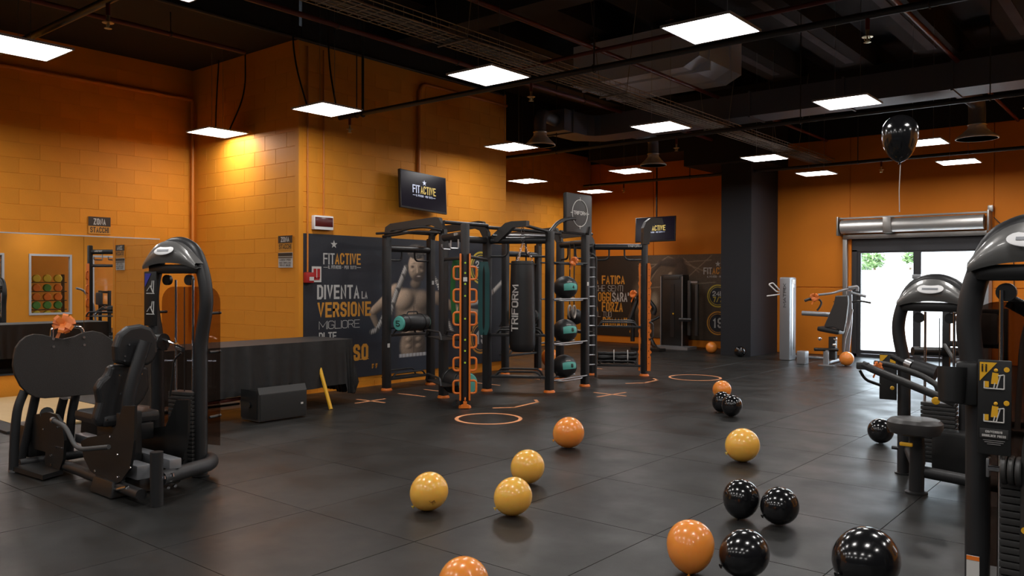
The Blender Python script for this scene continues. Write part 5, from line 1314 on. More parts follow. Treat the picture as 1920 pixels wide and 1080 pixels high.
for x, y in ((-7.08, 2.46), (-7.12, 3.18)): MB().lathe([(.045, 0), (.045, .02), (.03, .06)], (x, y, 0), seg=16).build('rubber_foot', M['steel'], lp)
MB().cyl((-7.0, 2.68, .075), (-5.35, 2.62, .075), .038, 14).build('base_rail', M['frame'], lp)
MB().cyl((-7.0, 3.02, .075), (-5.6, 3.0, .075), .038, 14).build('base_rail', M['frame'], lp)
MB().box((-6.1, 2.86, .24), (1.5, .09, .07), bev=.01).build('slide_beam', M['silver'], lp)
cam_poly = [(-7.195,0.408),(-6.880,0.466),(-6.704,0.465),(-6.601,0.407),(-6.561,0.283),(-6.582,0.137),(-6.664,0.028),(-6.839,-0.028),(-6.933,-0.001),(-6.910,0.150),(-7.121,0.144),(-7.234,0.213)]
cam_poly = [(p[0], p[1]) for p in cam_poly]
solid(lp, cam_poly, (0, 2.62, 0), X_, Z_, (0, .02, 0), 'metal', 'side_plate')
solid(lp, cam_poly, (0, 3.02, 0), X_, Z_, (0, .02, 0), 'metal', 'side_plate')
MB().box((-7.363,2.750,0.190), (.32, .30, .26), bev=.03).build('carriage_box', M['metal'], lp)
for p in [(-6.697,0.214),(-6.594,0.220),(-6.802,0.137),(-6.792,0.069),(-6.679,0.370),(-6.945,0.325)]:
    MB().lathe([(0, .004), (.008, .004), (.009, 0)], (p[0], 2.617, p[1]), (0, -1, 0), 8).build('screw', M['chrome'], lp)
MB().cyl((-6.985,2.660,0.441), (-8.057,3.050,0.242), .05, 14).build('pivot_roller', M['metal'], lp)
sp_poly = [(-6.226,0.321),(-6.101,0.368),(-5.719,0.441),(-5.608,0.586),(-5.567,0.647),(-5.399,0.664),(-5.410,0.431),(-5.441,0.314),(-5.473,0.233),(-5.595,0.132),(-5.720,0.080),(-5.893,0.098),(-6.072,0.131),(-6.179,0.211)]
solid(lp, sp_poly, (0, 2.60, 0), X_, Z_, (0, .018, 0), 'metal', 'seat_side_plate')
solid(lp, sp_poly, (0, 2.98, 0), X_, Z_, (0, .018, 0), 'metal', 'seat_side_plate')
for p in [(-5.754,0.415),(-5.754,0.340),(-5.988,0.143),(-5.642,0.307),(-5.642,0.152),(-5.452,0.245)]:
    MB().lathe([(0, .004), (.008, .004), (.009, 0)], (p[0], 2.597, p[1]), (0, -1, 0), 8).build('screw', M['chrome'], lp)
fb_ = (-5.826,2.589,0.000)
MB().box((fb_[0], fb_[1] + .12, .06), (.34, .30, .11), bev=.012, taper=.85).build('step_box', M['metal'], lp)
s_ = MB().box((-6.13, 2.82, .50), (.50, .42, .085), bev=.038); s_.build('seat_pad', M['pad'], lp)
MB().box((-6.0, 2.82, .40), (.30, .28, .12), bev=.01).build('seat_base', M['metal'], lp)
hd = [(2.684,0.910),(2.676,1.030),(2.708,1.119),(2.775,1.170),(2.866,1.182),(2.943,1.156),(2.986,1.081),(2.991,0.970),(2.957,0.903),(2.912,0.876),(2.788,0.886)]
lo_ = [(2.683,0.897),(2.817,0.893),(2.945,0.870),(2.959,0.705),(2.916,0.626),(2.823,0.527),(2.755,0.479),(2.658,0.454),(2.580,0.469),(2.559,0.520),(2.591,0.635),(2.571,0.743),(2.604,0.793),(2.648,0.829),(2.663,0.878)]
solid(lp, hd, (-5.84, 0, 0), Y_, Z_, (-.085, 0, 0), 'pad', 'head_pad', .03)
solid(lp, lo_, (-5.90, 0, 0), Y_, Z_, (-.085, 0, 0), 'pad', 'back_pad', .03)
hd2 = [((p[0] - 2.78) * .86 + 2.78, (p[1] - 1.07) * .86 + 1.07) for p in hd]
for p in [(2.770,1.041),(2.741,0.960),(2.737,0.927),(2.924,1.041),(2.703,0.827),(2.858,0.823),(2.614,0.521),(2.710,0.695)]:
    MB().lathe([(0, .004), (.007, .004), (.008, 0)], (-5.832, p[0], p[1]), (1, 0, 0), 8).build('screw', M['chrome'], lp)
MB().tube(fillet([(-5.760,2.853,1.064), (-5.770,2.777,0.839), (-5.780,2.728,0.616), (-5.800,2.722,0.160)], .3), .045, 16).build('back_tube', M['frame'], lp)
MB().box((-5.740,2.724,0.300), (.06, .16, .55), bev=.01).build('upright_plate', M['metal'], lp)
for pts in (((-6.302,2.450,0.485), (-6.111,2.450,0.464), (-5.963,2.450,0.351), (-5.860,2.450,0.335), (-5.554,2.500,0.386)), ((-6.339,3.080,0.474), (-6.219,3.080,0.420), (-6.185,3.080,0.308), (-6.262,3.080,0.249), (-6.356,3.050,0.229))):
    MB().tube(fillet(pts, .06), .016, 10).build('side_grip', M['grip'], lp)
    MB().lathe([(.022, 0), (.022, .03), (.018, .035)], pts[0], Vector(pts[0]) - Vector(pts[1]), 12).build('grip_end', M['steel'], lp)
MB().box((-5.645,2.720,0.183), (.26, .10, .10), bev=.012).build('rear_bracket', M['silver'], lp)
MB().cyl((-5.665,2.600,0.062), (-5.509,2.600,0.102), .014, 10).build('hinge_pin', M['chrome'], lp)
MB().cyl((-5.28, 2.69, 0.0), (-5.28, 2.69, .36), .042, 20).build('corner_post', M['frame'], lp)
MB().tube(fillet([(-5.30, 2.72, .17), (-5.47, 3.0, .15), (-5.62, 3.29, .13), (-5.86, 3.42, .12), (-6.2, 3.16, .12)], .12, 6), .052, 14).build('base_bow', M['frame'], lp)
for p in [(2.796,0.082),(2.846,0.084)]:
    MB().lathe([(0, .008), (.010, .008), (.013, 0)], (-5.33, p[0], p[1] + .01), (1, -.3, 0), 8).build('base_bolt', M['chrome'], lp)
for q in ((-5.120,2.656,0.210), (-5.147,2.728,0.210)): MB().lathe([(0, .02), (.010, .02), (.013, 0)], q, (0, 0, 1), 8).build('base_bolt', M['chrome'], lp)
lt = thing('weight_tower', 'arched black weight stack tower with smoked shield beside the leg press', 'weight machine', (-6.03, 3.25, 0), .30)
tower(lt, 1.815, .218, .275, .046, 17, rods=(-.0, .17), sx=0)
MB().box((-.185, -.10, 1.36), (.125, .012, .42), bev=.006).build('placard', M['metal'], lt, world=False)
pc = [c for c in lt.children if c.name.startswith('placard')][0]
MB().prism([(-.235, 1.555), (-.17, 1.555), (-.235, 1.45)], (0, -.107, 0), X_, Z_, (0, -.002, 0)).build('blue_corner', mat('blue_print', (.05, .05, .35), .5), pc, world=False, smooth=False)
for z in (1.40, 1.24):
    k = MB()
    for a, b in (((-.22, z), (-.14, z)), ((-.215, z + .02), (-.18, z + .06)), ((-.18, z + .06), (-.155, z + .01)), ((-.15, z), (-.145, z + .10)), ((-.17, z + .05), (-.16, z + .10))):
        k.tube([(a[0], -.108, a[1]), (b[0], -.108, b[1])], .004, 5)
    k.build('pictogram', M['white'], pc, world=False)
MB().tube(fillet([(.12, -.10, .95), (.06, -.11, .90), (.03, -.12, .62)], .05), .008, 8).build('pin_lanyard', M['metal'], lt, world=False)
MB().cyl((-.12, -.10, 1.03), (-.05, -.10, 1.03), .065, 18).build('arm_hub', M['metal'], lt, world=False)
MB().tube([(-.05, -.10, 1.05), (.08, -.12, 1.02), (.11, -.13, 1.02)], .012, 8).build('selector_lever', M['chrome'], lt, world=False)
MB().cyl((.11, -.13, 1.0), (.17, -.13, .98), .02, 12).build('lever_end', M['chrome'], lt, world=False)
MB().box((.185, -.063, .55), (.018, .004, .14)).build('white_strip', M['white'], lt, world=False, smooth=False)
MB().box((.08, -.06, .12), (.16, .12, .14), bev=.03).build('lower_pulley', M['metal'], lt, world=False)
bow((-7.000,2.791,1.145), .095, 'orange ribbon bow on the chrome handle of the leg press foot plate', (.9, -.4, .2), 4)

# ---- near right tower (converging shoulder press)
nt_ = thing('shoulder_press_tower', 'tall dark machine tower with instruction placard, cropped by the right edge', 'weight machine', (-.49, 4.11, 0))
tower(nt_, 1.77, .215, .258, .05, 17, shield='smoke_dark', rods=(-.125, .125), sx=0)
MB().box((-.128, -.16, .975), (.125, .012, .40), bev=.008).build('placard', M['metal'], nt_, world=False)
pc = [c for c in nt_.children if c.name.startswith('placard')][0]
F = -.1675
MB().prism([(-.182, 1.165), (-.118, 1.165), (-.182, 1.085)], (0, F, 0), X_, Z_, (0, -.002, 0)).build('yellow_corner', M['yellow'], pc, world=False, smooth=False)
for x in (-.172, -.158):
    k = MB().ball((x, F - .003, 1.154), .004, 8); k.box((x, F - .003, 1.137), (.006, .002, .024)); k.build('figure_icon', M['metal'], pc, world=False)
for z in (1.055, .915):
    MB().lathe([(0, .002), (.010, .002), (.011, 0)], (-.083, F, z + .082), (0, -1, 0), 14).build('yellow_dot', M['yellow'], pc, world=False)
    k = MB()
    for a, b in (((-.165, z), (-.092, z)), ((-.092, z), (-.092, z + .06)), ((-.092, z + .06), (-.115, z + .055)), ((-.12, z), (-.105, z + .06)), ((-.165, z), (-.165, z + .03)), ((-.13, z), (-.125, z + .025))):
        k.tube([(a[0], F - .002, a[1]), (b[0], F - .002, b[1])], .0028, 5)
    k.build('machine_icon', M['white'], pc, world=False)
    k = MB().ball((-.122, F - .003, z + .078), .008, 10, (1, .4, 1)); k.prism([(-.14, z + .02), (-.115, z + .02), (-.112, z + .065), (-.135, z + .068)], (0, F, 0), X_, Z_, (0, -.003, 0)); k.prism([(-.165, z + .005), (-.148, z + .005), (-.148, z + .03), (-.165, z + .03)], (0, F, 0), X_, Z_, (0, -.003, 0))
    k.build('user_icon', M['yellow'], pc, world=False)
MB().box((-.128, F, .865), (.105, .003, .040), bev=.001).build('name_plate', M['metal2'], pc, world=False)
for body, z, w in (('CONVERGING', .868, .062), ('SHOULDER PRESS', .851, .088)):
    vs, fs = text_geo(body, .03); a0 = min(p[0] for p in vs); a1 = max(p[0] for p in vs); b1 = max(p[1] for p in vs)
    MB().add([V(-.128 - w / 2 + (p[0] - a0) / (a1 - a0) * w, F - .0035 - .0004 * p[2], z + p[1] / b1 * .010) for p in vs], fs).build('placard_lettering', M['white'], pc, world=False, smooth=False)
for i, w in enumerate((.08, .07, .05)): MB().box((-.128, F, .836 - i * .008), (w, .002, .0022)).build('print_line', M['white_dim'], pc, world=False, smooth=False)
# cup holder
ch = MB().lathe([(.030, -.13), (.052, -.12), (.060, .0), (.060, .03), (.055, .03), (.053, .0), (.046, -.11), (0, -.12)], (-.30, -.10, 1.10), (0, .1, 1), 26)
ch.build('cup_holder', M['metal'], nt_, world=False)
MB().box((-.245, -.07, 1.06), (.09, .07, .19), bev=.02).build('holder_bracket', M['metal'], nt_, world=False)
# add-on weight dial
MB().box((-.158, -.10, .71), (.012, .05, .08), bev=.003).build('dial_flange', M['steel'], nt_, world=False)
MB().cyl((-.155, -.12, .71), (-.10, -.12, .71), .014, 12).build('dial_shaft', M['chrome'], nt_, world=False)
for x in (-.095, -.068, -.041):
    MB().lathe([(.03, -.011), (.058, -.011), (.062, -.006), (.062, .006), (.058, .011), (.03, .011)], (x, -.12, .71), (1, 0, 0), 28).build('dial_disc', M['metal2'], nt_, world=False)
MB().box((-.217, -.086, .235), (.05, .004, .15)).build('warning_label', M['white'], nt_, world=False, smooth=False)
MB().box((-.217, -.0865, .30), (.05, .005, .018)).build('warning_band', M['orange_plastic'], nt_, world=False, smooth=False)
MB().cyl((-.215, .05, .06), (.215, .05, .06), .045, 14).build('base_bar', M['frame'], nt_, world=False)
MB().tube(fillet([(-.02, -.05, .2), (.0, -.16, .9), (.14, -.25, 1.15)], .2), .03, 12).build('press_arm', M['metal2'], nt_, world=False)
MB().cyl((.10, .22, 1.28), (-.13, .20, 1.42), .032, 12).build('rear_arm', M['metal'], nt_, world=False)

# ---- second right machine
r2 = thing('pulldown_machine', 'dark arched weight machine with grey seat and long lever arms at the right', 'weight machine', (-1.485, 6.91, 0))
tower(r2, 1.54, .215, .262, .047, 15, rods=(-.10, .10), sx=.04, shield=False)
def T3(pts, r, m, name, rad=.08, seg=12): return MB().tube(fillet(pts, rad), r, seg).build(name, M[m], r2)
T3([(-1.690,5.794,0.945), (-1.611,5.794,0.911), (-1.150,5.913,0.720)], .026, 'metal2', 'lever_arm')
T3([(-1.719,5.834,0.900), (-1.690,5.857,0.834), (-1.611,5.922,0.798)], .010, 'metal', 'lever_hook')
T3([(-1.669,6.005,0.938), (-1.598,6.064,0.931), (-1.400,6.097,0.872), (-1.286,6.061,0.812), (-1.277,6.068,0.765)], .020, 'metal2', 'handle_bar')
T3([(-1.661,6.401,0.960), (-1.514,6.392,0.892)], .022, 'metal', 'upper_bar')
MB().cyl((-1.488,6.284,0.902), (-1.339,6.277,0.861), .062, 20).build('thigh_roller', M['pad'], r2)
MB().cyl((-1.537,6.309,0.924), (-1.488,6.284,0.910), .035, 14).build('roller_cap', M['steel'], r2)
MB().box((-1.687,5.796,0.935), (.08, .05, .05), bev=.012).build('arm_clamp', M['metal2'], r2)
MB().lathe([(0, .01), (.022, .008), (.026, -.01)], (-1.244,5.836,0.733), (.3, -1, 0), 16).build('yellow_knob', M['yellow'], r2)
MB().lathe([(0, .01), (.012, .008), (.014, -.01)], (-1.546,5.976,0.777), (.3, -1, 0), 12).build('yellow_knob', M['yellow'], r2)
sp2 = MB().lathe([(0, -.062), (.12, -.062), (.160, -.045), (.180, -.005), (.180, .030), (.160, .052), (.12, .058), (0, .060)], (-1.46, 6.22, .49), seg=36)
sp2.v = [(p[0], p[1] + (.05 * (1 - abs(p[0] + 1.46) / .18) if p[1] < 6.22 else 0), p[2]) for p in sp2.v]
sp2.build('seat_pad', M['pad2'], r2)
MB().tube([(-1.46, 6.26, .44), (-1.46, 6.30, .30), (-1.47, 6.32, .0)], .05, 18).build('seat_post', M['frame'], r2)
MB().lathe([(.075, 0), (.075, .012), (.055, .02)], (-1.47, 6.32, 0), seg=24).build('post_flange', M['metal'], r2)
MB().box((-1.50, 6.16, .37), (.085, .03, .025), bev=.008).build('yellow_lever', M['yellow'], r2)
MB().cyl((-1.66, 6.9, .20), (-1.46, 6.33, .17), .04, 14).build('base_bar', M['frame'], r2)
MB().cyl((-1.46, 6.33, .16), (-.95, 6.45, .10), .042, 14).build('base_bar', M['frame'], r2)
MB().box((-1.60, 6.85, .22), (.10, .10, .12), bev=.02).build('joint_box', M['metal'], r2)
MB().box((-1.80, 6.84, .76), (.13, .012, .36), bev=.006).build('side_placard', M['metal'], r2)
pk = [c for c in r2.children if c.name.startswith('side_placard')][0]
MB().prism([(-1.86, .93), (-1.80, .93), (-1.86, .86)], (0, 6.832, 0), X_, Z_, (0, -.003, 0)).build('yellow_corner', M['yellow'], pk, smooth=False)
MB().box((-1.765, 6.832, .87), (.04, .004, .06)).build('yellow_icon', M['yellow'], pk, smooth=False)
for z in (.20, .43): MB().cyl((-1.78, 6.88, z), (-1.72, 6.88, z), .014, 10).build('side_knob', M['metal'], r2)
MB().box((-1.30, 6.75, .25), (.3, .2, .3), bev=.03).build('lower_housing', M['metal'], r2)
bow((-1.629,5.935,0.913), .045, 'orange ribbon bow tied on the lever arms of the right machine', (.2, -1, .2), 7)

# ---- machine behind it, seen through the arch
bk = thing('chest_press_machine', 'black framed machine seen through the arch of the right machine', 'weight machine', (-1.6, 9.6, 0))
for x in (-1.95, -1.42): MB().box((x, 9.6, .62), (.07, .07, 1.24), bev=.01).build('upright', M['metal'], bk)
for z in (1.20, .86): MB().box((-1.685, 9.6, z), (.55, .06, .06), bev=.01).build('crossbar', M['metal'], bk)
MB().box((-1.60, 9.5, 1.03), (.28, .08, .32), bev=.03).build('back_pad', M['pad2'], bk)
MB().tube(fillet([(-1.95, 9.5, .85), (-1.8, 9.3, .68), (-1.5, 9.3, .66)], .1), .02, 8).build('handle', M['metal2'], bk)
MB().cyl((-2.212,9.314,0.782), (-1.827,9.632,0.773), .045, 14).build('foam_roller', M['metal'], bk)
MB().tube(fillet([(-1.3, 9.6, 0.02), (-1.25, 9.5, .9), (-1.15, 9.3, 1.25), (-1.2, 9.1, 1.3)], .15), .028, 10).build('press_arm', M['silver'], bk)
for y in (9.3, 9.9): MB().box((-1.6, y, .03), (.9, .07, .06), bev=.01).build('foot', M['metal'], bk)
MB().box((-1.6, 9.6, .1), (.10, .6, .1), bev=.01).build('foot', M['metal'], bk)
# ---- third arched tower and silver tower glimpsed behind the near one
t3 = thing('weight_tower', 'arched dark tower glimpsed behind the near right machine', 'weight machine', (-.62, 7.55, 0))
tower(t3, 1.54, .215, .262, .047, 15, rods=(-.10, .10), shield=False)
t4 = thing('cable_tower', 'slim silver tower seen through the near right machine', 'weight machine', (-2.591,15.424,0.000), .0)
q4 = (-2.591,15.424,0.000)
MB().box((q4[0], q4[1], .78), (.22, .30, 1.56), bev=.03).build('tower_body', M['silver'], t4)
MB().box((q4[0], q4[1], .03), (.5, .6, .06), bev=.01).build('base', M['silver'], t4)
text('MATRIX', 'tower_lettering', M['metal'], t4, (q4[0] + .03, q4[1] - .153, 1.02), Z_, -X_, .42, .06, .02)

# ---- silver machine by the door
sm = thing('seated_press_machine', 'silver seated press machine with dark backrest beside the glass door', 'weight machine', (-5.5, 15.4, 0))
MB().box((-5.945, 15.62, .80), (.21, .34, 1.60), bev=.035).build('tower_body', M['silver'], sm)
MB().box((-5.838, 15.62, .80), (.012, .20, 1.40), bev=.005).build('tower_window', M['steel'], sm)
MB().box((-5.830, 15.63, .80), (.006, .012, 1.2)).build('pin_slot', M['metal'], sm, smooth=False)
MB().box((-5.834, 15.62, 1.51), (.012, .16, .09), bev=.01).build('top_light_panel', M['hood'], sm)
text('MATRIX', 'tower_lettering', M['metal'], sm, (-5.915, 15.446, 1.02), Z_, -X_, .46, .06, .02)
def S3(pts, r, m, name, rad=.08): return MB().tube(fillet(pts, rad), r, 10).build(name, M[m], sm)
S3([(-6.060,15.608,1.307), (-6.140,15.543,1.318), (-6.261,15.444,1.462), (-6.198,15.497,1.494), (-6.084,15.589,1.339)], .013, 'hood', 'holder_loop', .03)
S3([(-6.060,15.608,1.276), (-6.148,15.536,1.255), (-6.284,15.423,1.234)], .013, 'hood', 'holder_bar', .03)
S3([(-5.644,15.558,0.915), (-5.135,15.589,0.898)], .045, 'silver', 'main_beam')
S3([(-5.238,15.249,1.270), (-5.040,15.412,1.300), (-4.898,15.660,1.369), (-4.768,15.767,1.389)], .022, 'silver', 'press_arm')
S3([(-5.427,15.092,1.161), (-5.238,15.249,1.260)], .026, 'metal2', 'hand_grip')
S3([(-5.374,15.136,1.181), (-5.222,15.261,1.191), (-5.184,15.292,1.132), (-5.213,15.267,1.043), (-5.251,15.235,0.984)], .018, 'metal2', 'lower_grip', .05)
S3([(-4.798,15.742,1.310), (-4.553,15.813,1.243)], .026, 'silver', 'press_arm')
S3([(-4.782,15.753,1.141), (-4.644,15.738,1.164), (-4.454,15.764,1.127)], .018, 'metal2', 'lower_grip')
S3([(-4.845,15.704,1.399), (-4.707,15.818,1.429), (-4.714,15.811,1.340)], .03, 'silver', 'arm_pivot')
S3([(-4.869,15.878,1.348), (-4.873,15.934,0.795), (-4.931,15.944,0.187), (-4.946,15.931,0.106)], .045, 'silver', 'upright')
S3([(-4.781,15.753,1.002), (-4.824,15.714,0.704), (-4.884,15.662,0.456), (-4.905,15.642,0.129)], .02, 'steel', 'front_strut')
bpd = [(-4.868,1.264),(-4.651,1.272),(-4.646,1.141),(-4.682,0.810),(-4.722,0.614),(-4.894,0.685),(-5.048,0.676),(-5.064,0.718),(-4.896,1.116)]
solid(sm, bpd, (0, 15.05, 0), X_, Z_, (0, .09, 0), 'pad2', 'backrest', .025)
MB().box((-4.871,15.395,1.146), (.28, .02, .012)).build('pad_seam', M['metal'], sm)
sq = (-4.984,15.193,0.632)
MB().box(sq, (.40, .36, .09), Matrix.Rotation(.15, 3, 'Y'), bev=.04).build('seat_pad', M['pad'], sm)
MB().box((sq[0] + .02, sq[1] + .05, .30), (.12, .12, .42), bev=.01).build('seat_post', M['metal2'], sm)
for a, b in (((1534,635),(1541,635)), ((1563,637),(1568,638)), ((1561,648),(1567,648))): pass
for q in ((-5.106,14.961,0.482), (-4.889,15.139,0.474), (-4.904,15.127,0.367)): MB().ball(q, .035, 12).build('chrome_knob', M['chrome'], sm)
MB().cyl((-5.179,14.899,0.289), (-4.851,15.169,0.281), .030, 12).build('foot_roller', M['metal'], sm)
MB().box((-5.014,15.033,0.125), (.09, .06, .30), bev=.008).build('front_post', M['silver'], sm)
S3([(-5.012,15.143,0.040), (-5.047,16.067,0.040), (-5.134,16.733,0.040)], .03, 'silver', 'base_rail'); S3([(-5.953,16.014,0.040), (-5.356,15.940,0.040)], .03, 'silver', 'base_rail')
MB().box((-4.979,14.931,0.010), (.26, .12, .02), bev=.004).build('base_foot', M['silver'], sm)
MB().box((-5.434,15.019,0.120), (.16, .2, .24), bev=.02).build('pulley_cover', M['silver'], sm)
bow((-5.248,15.111,1.232), .09, 'orange ribbon bow on the left arm of the silver press machine', (0, -1, .1), 9)

# ---- machines by the brown poster
cb = thing('cable_machine', 'black weight tower with grey uprights standing before the brown poster', 'weight machine', (-8.995,16.762,0.000))
q = Vector((-8.995,16.762,0.000))
MB().box((q.x, q.y, .84), (.56, .30, 1.66), bev=.03).build('cabinet', M['metal'], cb)
for x in (-.27, .27): MB().box((q.x + x, q.y - .16, .83), (.022, .02, 1.6)).build('edge_strip', M['silver'], cb, smooth=False)
MB().box((q.x, q.y - .155, 1.60), (.40, .012, .08), bev=.02).build('emblem_plate', M['metal2'], cb)
MB().box((q.x + .02, q.y - .155, .85), (.10, .008, 1.2)).build('slot', M['pad'], cb, smooth=False)
MB().ball((q.x + .05, q.y - .17, .78), .022, 10).build('selector_pin', M['yellow'], cb)
for x, h in ((.42, 1.58), (.60, 1.50)):
    MB().box((q.x + x, q.y - .10, .25 + h / 2 - .12), (.07, .07, h - .35), bev=.01).build('upright', M['metal2'], cb)
MB().box((q.x + .51, q.y - .10, 1.50), (.22, .05, .04)).build('cross_link', M['silver'], cb, smooth=False)
MB().cyl((q.x + .25, q.y - .25, .66), (q.x + .55, q.y - .25, .66), .04, 10).build('foam_roller', M['pad'], cb)
MB().prism([(-.45, -.35), (.55, -.35), (.55, .1), (-.3, .1)], (q.x, q.y - .1, .0), X_, Y_, (0, 0, .06)).build('base_plate', M['silver'], cb, smooth=False)
lm = thing('lever_machine', 'low black lever machine with curved arm behind the last rig post', 'weight machine', (-9.611,16.626,0.000))
for pts, r in ((((-9.600,15.919,0.163), (-9.607,15.924,1.172), (-9.420,15.818,1.128), (-9.554,15.703,0.652)), .05), (((-9.308,15.652,1.226), (-9.135,15.794,1.109), (-9.015,15.890,0.898), (-9.051,15.860,0.781)), .06), (((-9.266,15.679,0.521), (-9.104,15.814,0.616), (-8.942,15.949,0.734)), .03), (((-9.243,15.960,0.748), (-9.259,15.944,0.416), (-9.024,15.913,0.050), (-8.740,15.572,0.040)), .05)):
    MB().tube(fillet(pts, .15), r, 10).build('frame_arm', M['metal'], lm)
MB().box((-9.045,15.648,0.030), (.7, .3, .06)).build('base', M['metal'], lm)
bow((-9.434,15.704,1.224), .11, 'orange ribbon bow on the lever machine before the brown poster', (0, -1, .1), 3)
bow((-6.518,9.249,1.782), .075, 'orange ribbon bow on the top bar of the medicine ball shelves', (.5, -.8, .1), 5)

# ---- plate rack in the neighbouring room, seen only in the mirror
rk = thing('plate_rack', 'rack of yellow, green and orange discs seen through the window in the mirror', 'rack', (5.4, 10.4, 0))
for y in (9.2, 10.4, 11.6): MB().box((5.9, y, .85), (.08, .08, 1.7)).build('rack_post', M['metal'], rk, smooth=False)
for z in (.35, .65, .95, 1.25, 1.55): MB().box((5.85, 10.4, z - .12), (.3, 2.5, .03)).build('rack_shelf', M['metal'], rk, smooth=False)
gy = mat('green_disc', (.03, .3, .06), .5); yy_ = mat('yellow_disc', (.75, .6, .04), .5)
for i, z in enumerate((.38, .68, .95, 1.25, 1.56)):
    for k in range(7):
        m_ = (yy_, gy, M['orange_plastic'], M['orange_plastic'], yy_)[i] if not (i == 3 and k % 2) else gy
        d_ = MB().lathe([(.02, -.05), (.11, -.05), (.13, -.03), (.13, .03), (.11, .05), (.02, .05)], (5.75, 9.4 + k * .33, z), (1, 0, 0), 14).build('weight_disc', m_)
        tag(d_, '%s disc, %s from the window side on the %s shelf of the mirrored rack' % (('yellow', 'green', 'orange')[(yy_, gy, M['orange_plastic']).index(m_)], ('first', 'second', 'third', 'fourth', 'fifth', 'sixth', 'seventh')[k], ('lowest', 'second', 'middle', 'fourth', 'top')[i]), 'disc', 'coloured discs on the mirrored rack')

# ------------------------------------------------------------------ balloons
def balloon(c, r, knot, m, label, long=1.12, word=None, ribbon=False, knotlab=None):
    c = Vector(c); k = Vector(knot).normalized()
    prof = []
    for i in range(15):
        t = PI * i / 15
        rad = r * math.sin(t) ** .96 if i else 0.0
        z = -math.cos(t) * r * (1.0 if t < PI / 2 else long)
        if t > PI / 2: rad *= 1 - .10 * ((t - PI / 2) / (PI / 2)) ** 2
        prof.append((rad, z))
    prof.append((r * .05, r * long * 1.015))
    q = Vector((0, 0, 1)).rotation_difference(k).to_matrix()
    tmp = MB().lathe(prof, (0, 0, 0), k, 32)
    if not ribbon:
        zmin = min(p[2] for p in tmp.v); c = V(c.x, c.y, -zmin + .001)
    t = thing('balloon', label, 'balloon', (c.x, c.y, c.z - r))
    MB().lathe(prof, c, k, 32).build('balloon_body', m, t)
    e = c + k * r * long * 1.01
    MB().lathe([(r * .045, 0), (r * .035, r * .03), (r * .05, r * .05), (r * .11, r * .10), (r * .10, r * .115), (r * .03, r * .07)], e, k, 14).build('knot', m, t)
    if word:
        d_ = Vector(word).normalized(); u = Z_.cross(d_).normalized(); v = d_.cross(u)
        a = .5; u, v = u * math.cos(a) + v * math.sin(a), v * math.cos(a) - u * math.sin(a)
        for body, x0, y0, w, h in (('FITACTIVE', -.26, -.10, .52, .13), ('IL FITNESS PER TUTTI', -.26, -.17, .52, .04)):
            vs, fs = fine(*text_geo(body, .02), 3); x1 = max(p[0] for p in vs); y1 = max(p[1] for p in vs)
            MB().add([c + (d_ + u * (x0 + p[0] / x1 * w) + v * (y0 + p[1] / y1 * h)).normalized() * (r * (1.005 + .003 * p[2])) for p in vs], fs).build('balloon_lettering', M['metal'], t, smooth=False)
        MB().add([c + (d_ + u * p[0] + v * p[1]).normalized() * (r * 1.005) for p in star_poly(0, .10, .06)], [tuple(range(10))]).build('printed_star', M['metal'], t, smooth=False)
    return t, c
O_, A_, K_ = M['balloon_orange'], M['balloon_amber'], M['balloon_black']
L_ = V(-.772, -.636, 0); R_ = -L_; TO = V(.636, -.772, 0)
balloon((-3.81, 3.78, .12), .122, L_ * .8 - Z_ * .75 + TO * .2, A_, 'amber balloon on the floor, leftmost of all, with dark lettering', 1.12, TO * 1 + R_ * .15 - Z_ * .45)
balloon((-3.75, 4.74, .13), .124, L_ * .5 - Z_ * .6 - TO * .4, A_, 'amber balloon lying behind another amber balloon it touches in view', 1.12)
balloon((-3.32, 4.05, .12), .120, L_ * .9 - Z_ * .6 + TO * .1, A_, 'amber balloon in front of a second amber one at the floor centre', 1.10)
balloon((-4.29, 6.02, .14), .138, L_ * .95 - Z_ * .45 + TO * .2, O_, 'orange balloon with dark print right of the floor circle', 1.08, TO * .9 + L_ * .6 - Z_ * .15)
balloon((-2.54, 2.74, .12), .117, L_ * .2 - TO * .5 - Z_ * .4, O_, 'orange balloon cut off by the bottom edge of the view', 1.1)
balloon((-2.85, 6.50, .14), .138, L_ * .9 - Z_ * .4 + TO * .2, A_, 'amber balloon alone on the floor right of centre', 1.08)
balloon((-4.59, 9.82, .12), .117, L_ * .3 - Z_ * .4 - TO * .6, O_, 'orange balloon half behind a pair of small black balloons', 1.1)
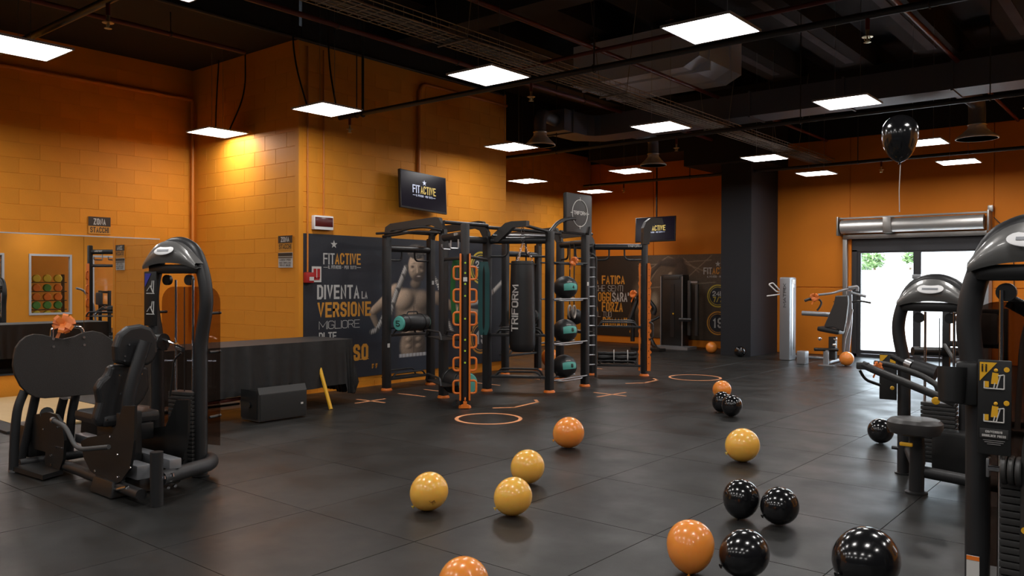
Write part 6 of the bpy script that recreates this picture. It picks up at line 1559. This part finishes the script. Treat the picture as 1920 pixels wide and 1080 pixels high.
balloon((-4.12, 8.82, .12), .112, L_ * .4 - Z_ * .8, K_, 'left one of two small black balloons near the floor middle', 1.15)
balloon((-3.90, 8.60, .11), .112, L_ * .2 - Z_ * .8, K_, 'right one of two small black balloons near the floor middle', 1.15)
balloon((-1.97, 3.85, .13), .122, TO * .45 - Z_ * .9 + L_ * .15, O_, 'largest-looking orange balloon, touching a black one at the front', 1.22)
balloon((-1.72, 3.96, .13), .120, L_ * .92 - Z_ * .38 + TO * .25, K_, 'black balloon right beside the big orange balloon at the front', 1.15)
balloon((-2.17, 4.93, .13), .114, TO * .25 - Z_ * .9 + L_ * .2, K_, 'taller left one of two black balloons with knots down, above the front orange one', 1.18)
balloon((-1.93, 4.96, .12), .114, L_ * .9 - Z_ * .45 + TO * .2, K_, 'rounder right one of two black balloons above the front pair', 1.08, TO * 1 + R_ * .1 - Z_ * .6)
balloon((-1.19, 4.17, .15), .152, L_ * .95 - Z_ * .35 + TO * .3, K_, 'biggest black balloon, at the bottom edge near the right machine', 1.12)
balloon((-2.19, 8.08, .11), .115, R_ * .3 - TO * .8, K_, 'black balloon beside the seat post of the right machine', 1.08)
balloon((-4.70, 15.18, .12), .128, -TO * 1.0 + R_ * .3 - Z_ * .1, O_, 'orange balloon by the foot of the silver press machine', 1.1)
balloon((-6.91, 15.60, .11), .11, -TO * .2 + R_ * 1 - Z_ * .1, K_, 'small black balloon at the foot of the black column', 1.08)
balloon((-7.72, 16.0, .13), .12, -TO * 1 - Z_ * .2, O_, 'orange balloon half hidden behind the black column', 1.08)
balloon((-8.50, 11.35, .12), .15, -Z_, O_, 'orange balloon seen between the rig posts behind the punching bag', 1.3)
bt, bc_ = balloon((-1.72, 6.82, 2.67), .133, -Z_, K_, 'black balloon floating on a string in front of the ceiling lights', 1.75, ribbon=True)
MB().tube([bc_ - Z_ * .24, bc_ - Z_ * .25 + X_ * .004, bc_ - Z_ * .45 - X_ * .004, bc_ - Z_ * .62], .0035, 5).build('ribbon_string', M['ribbon'], bt)
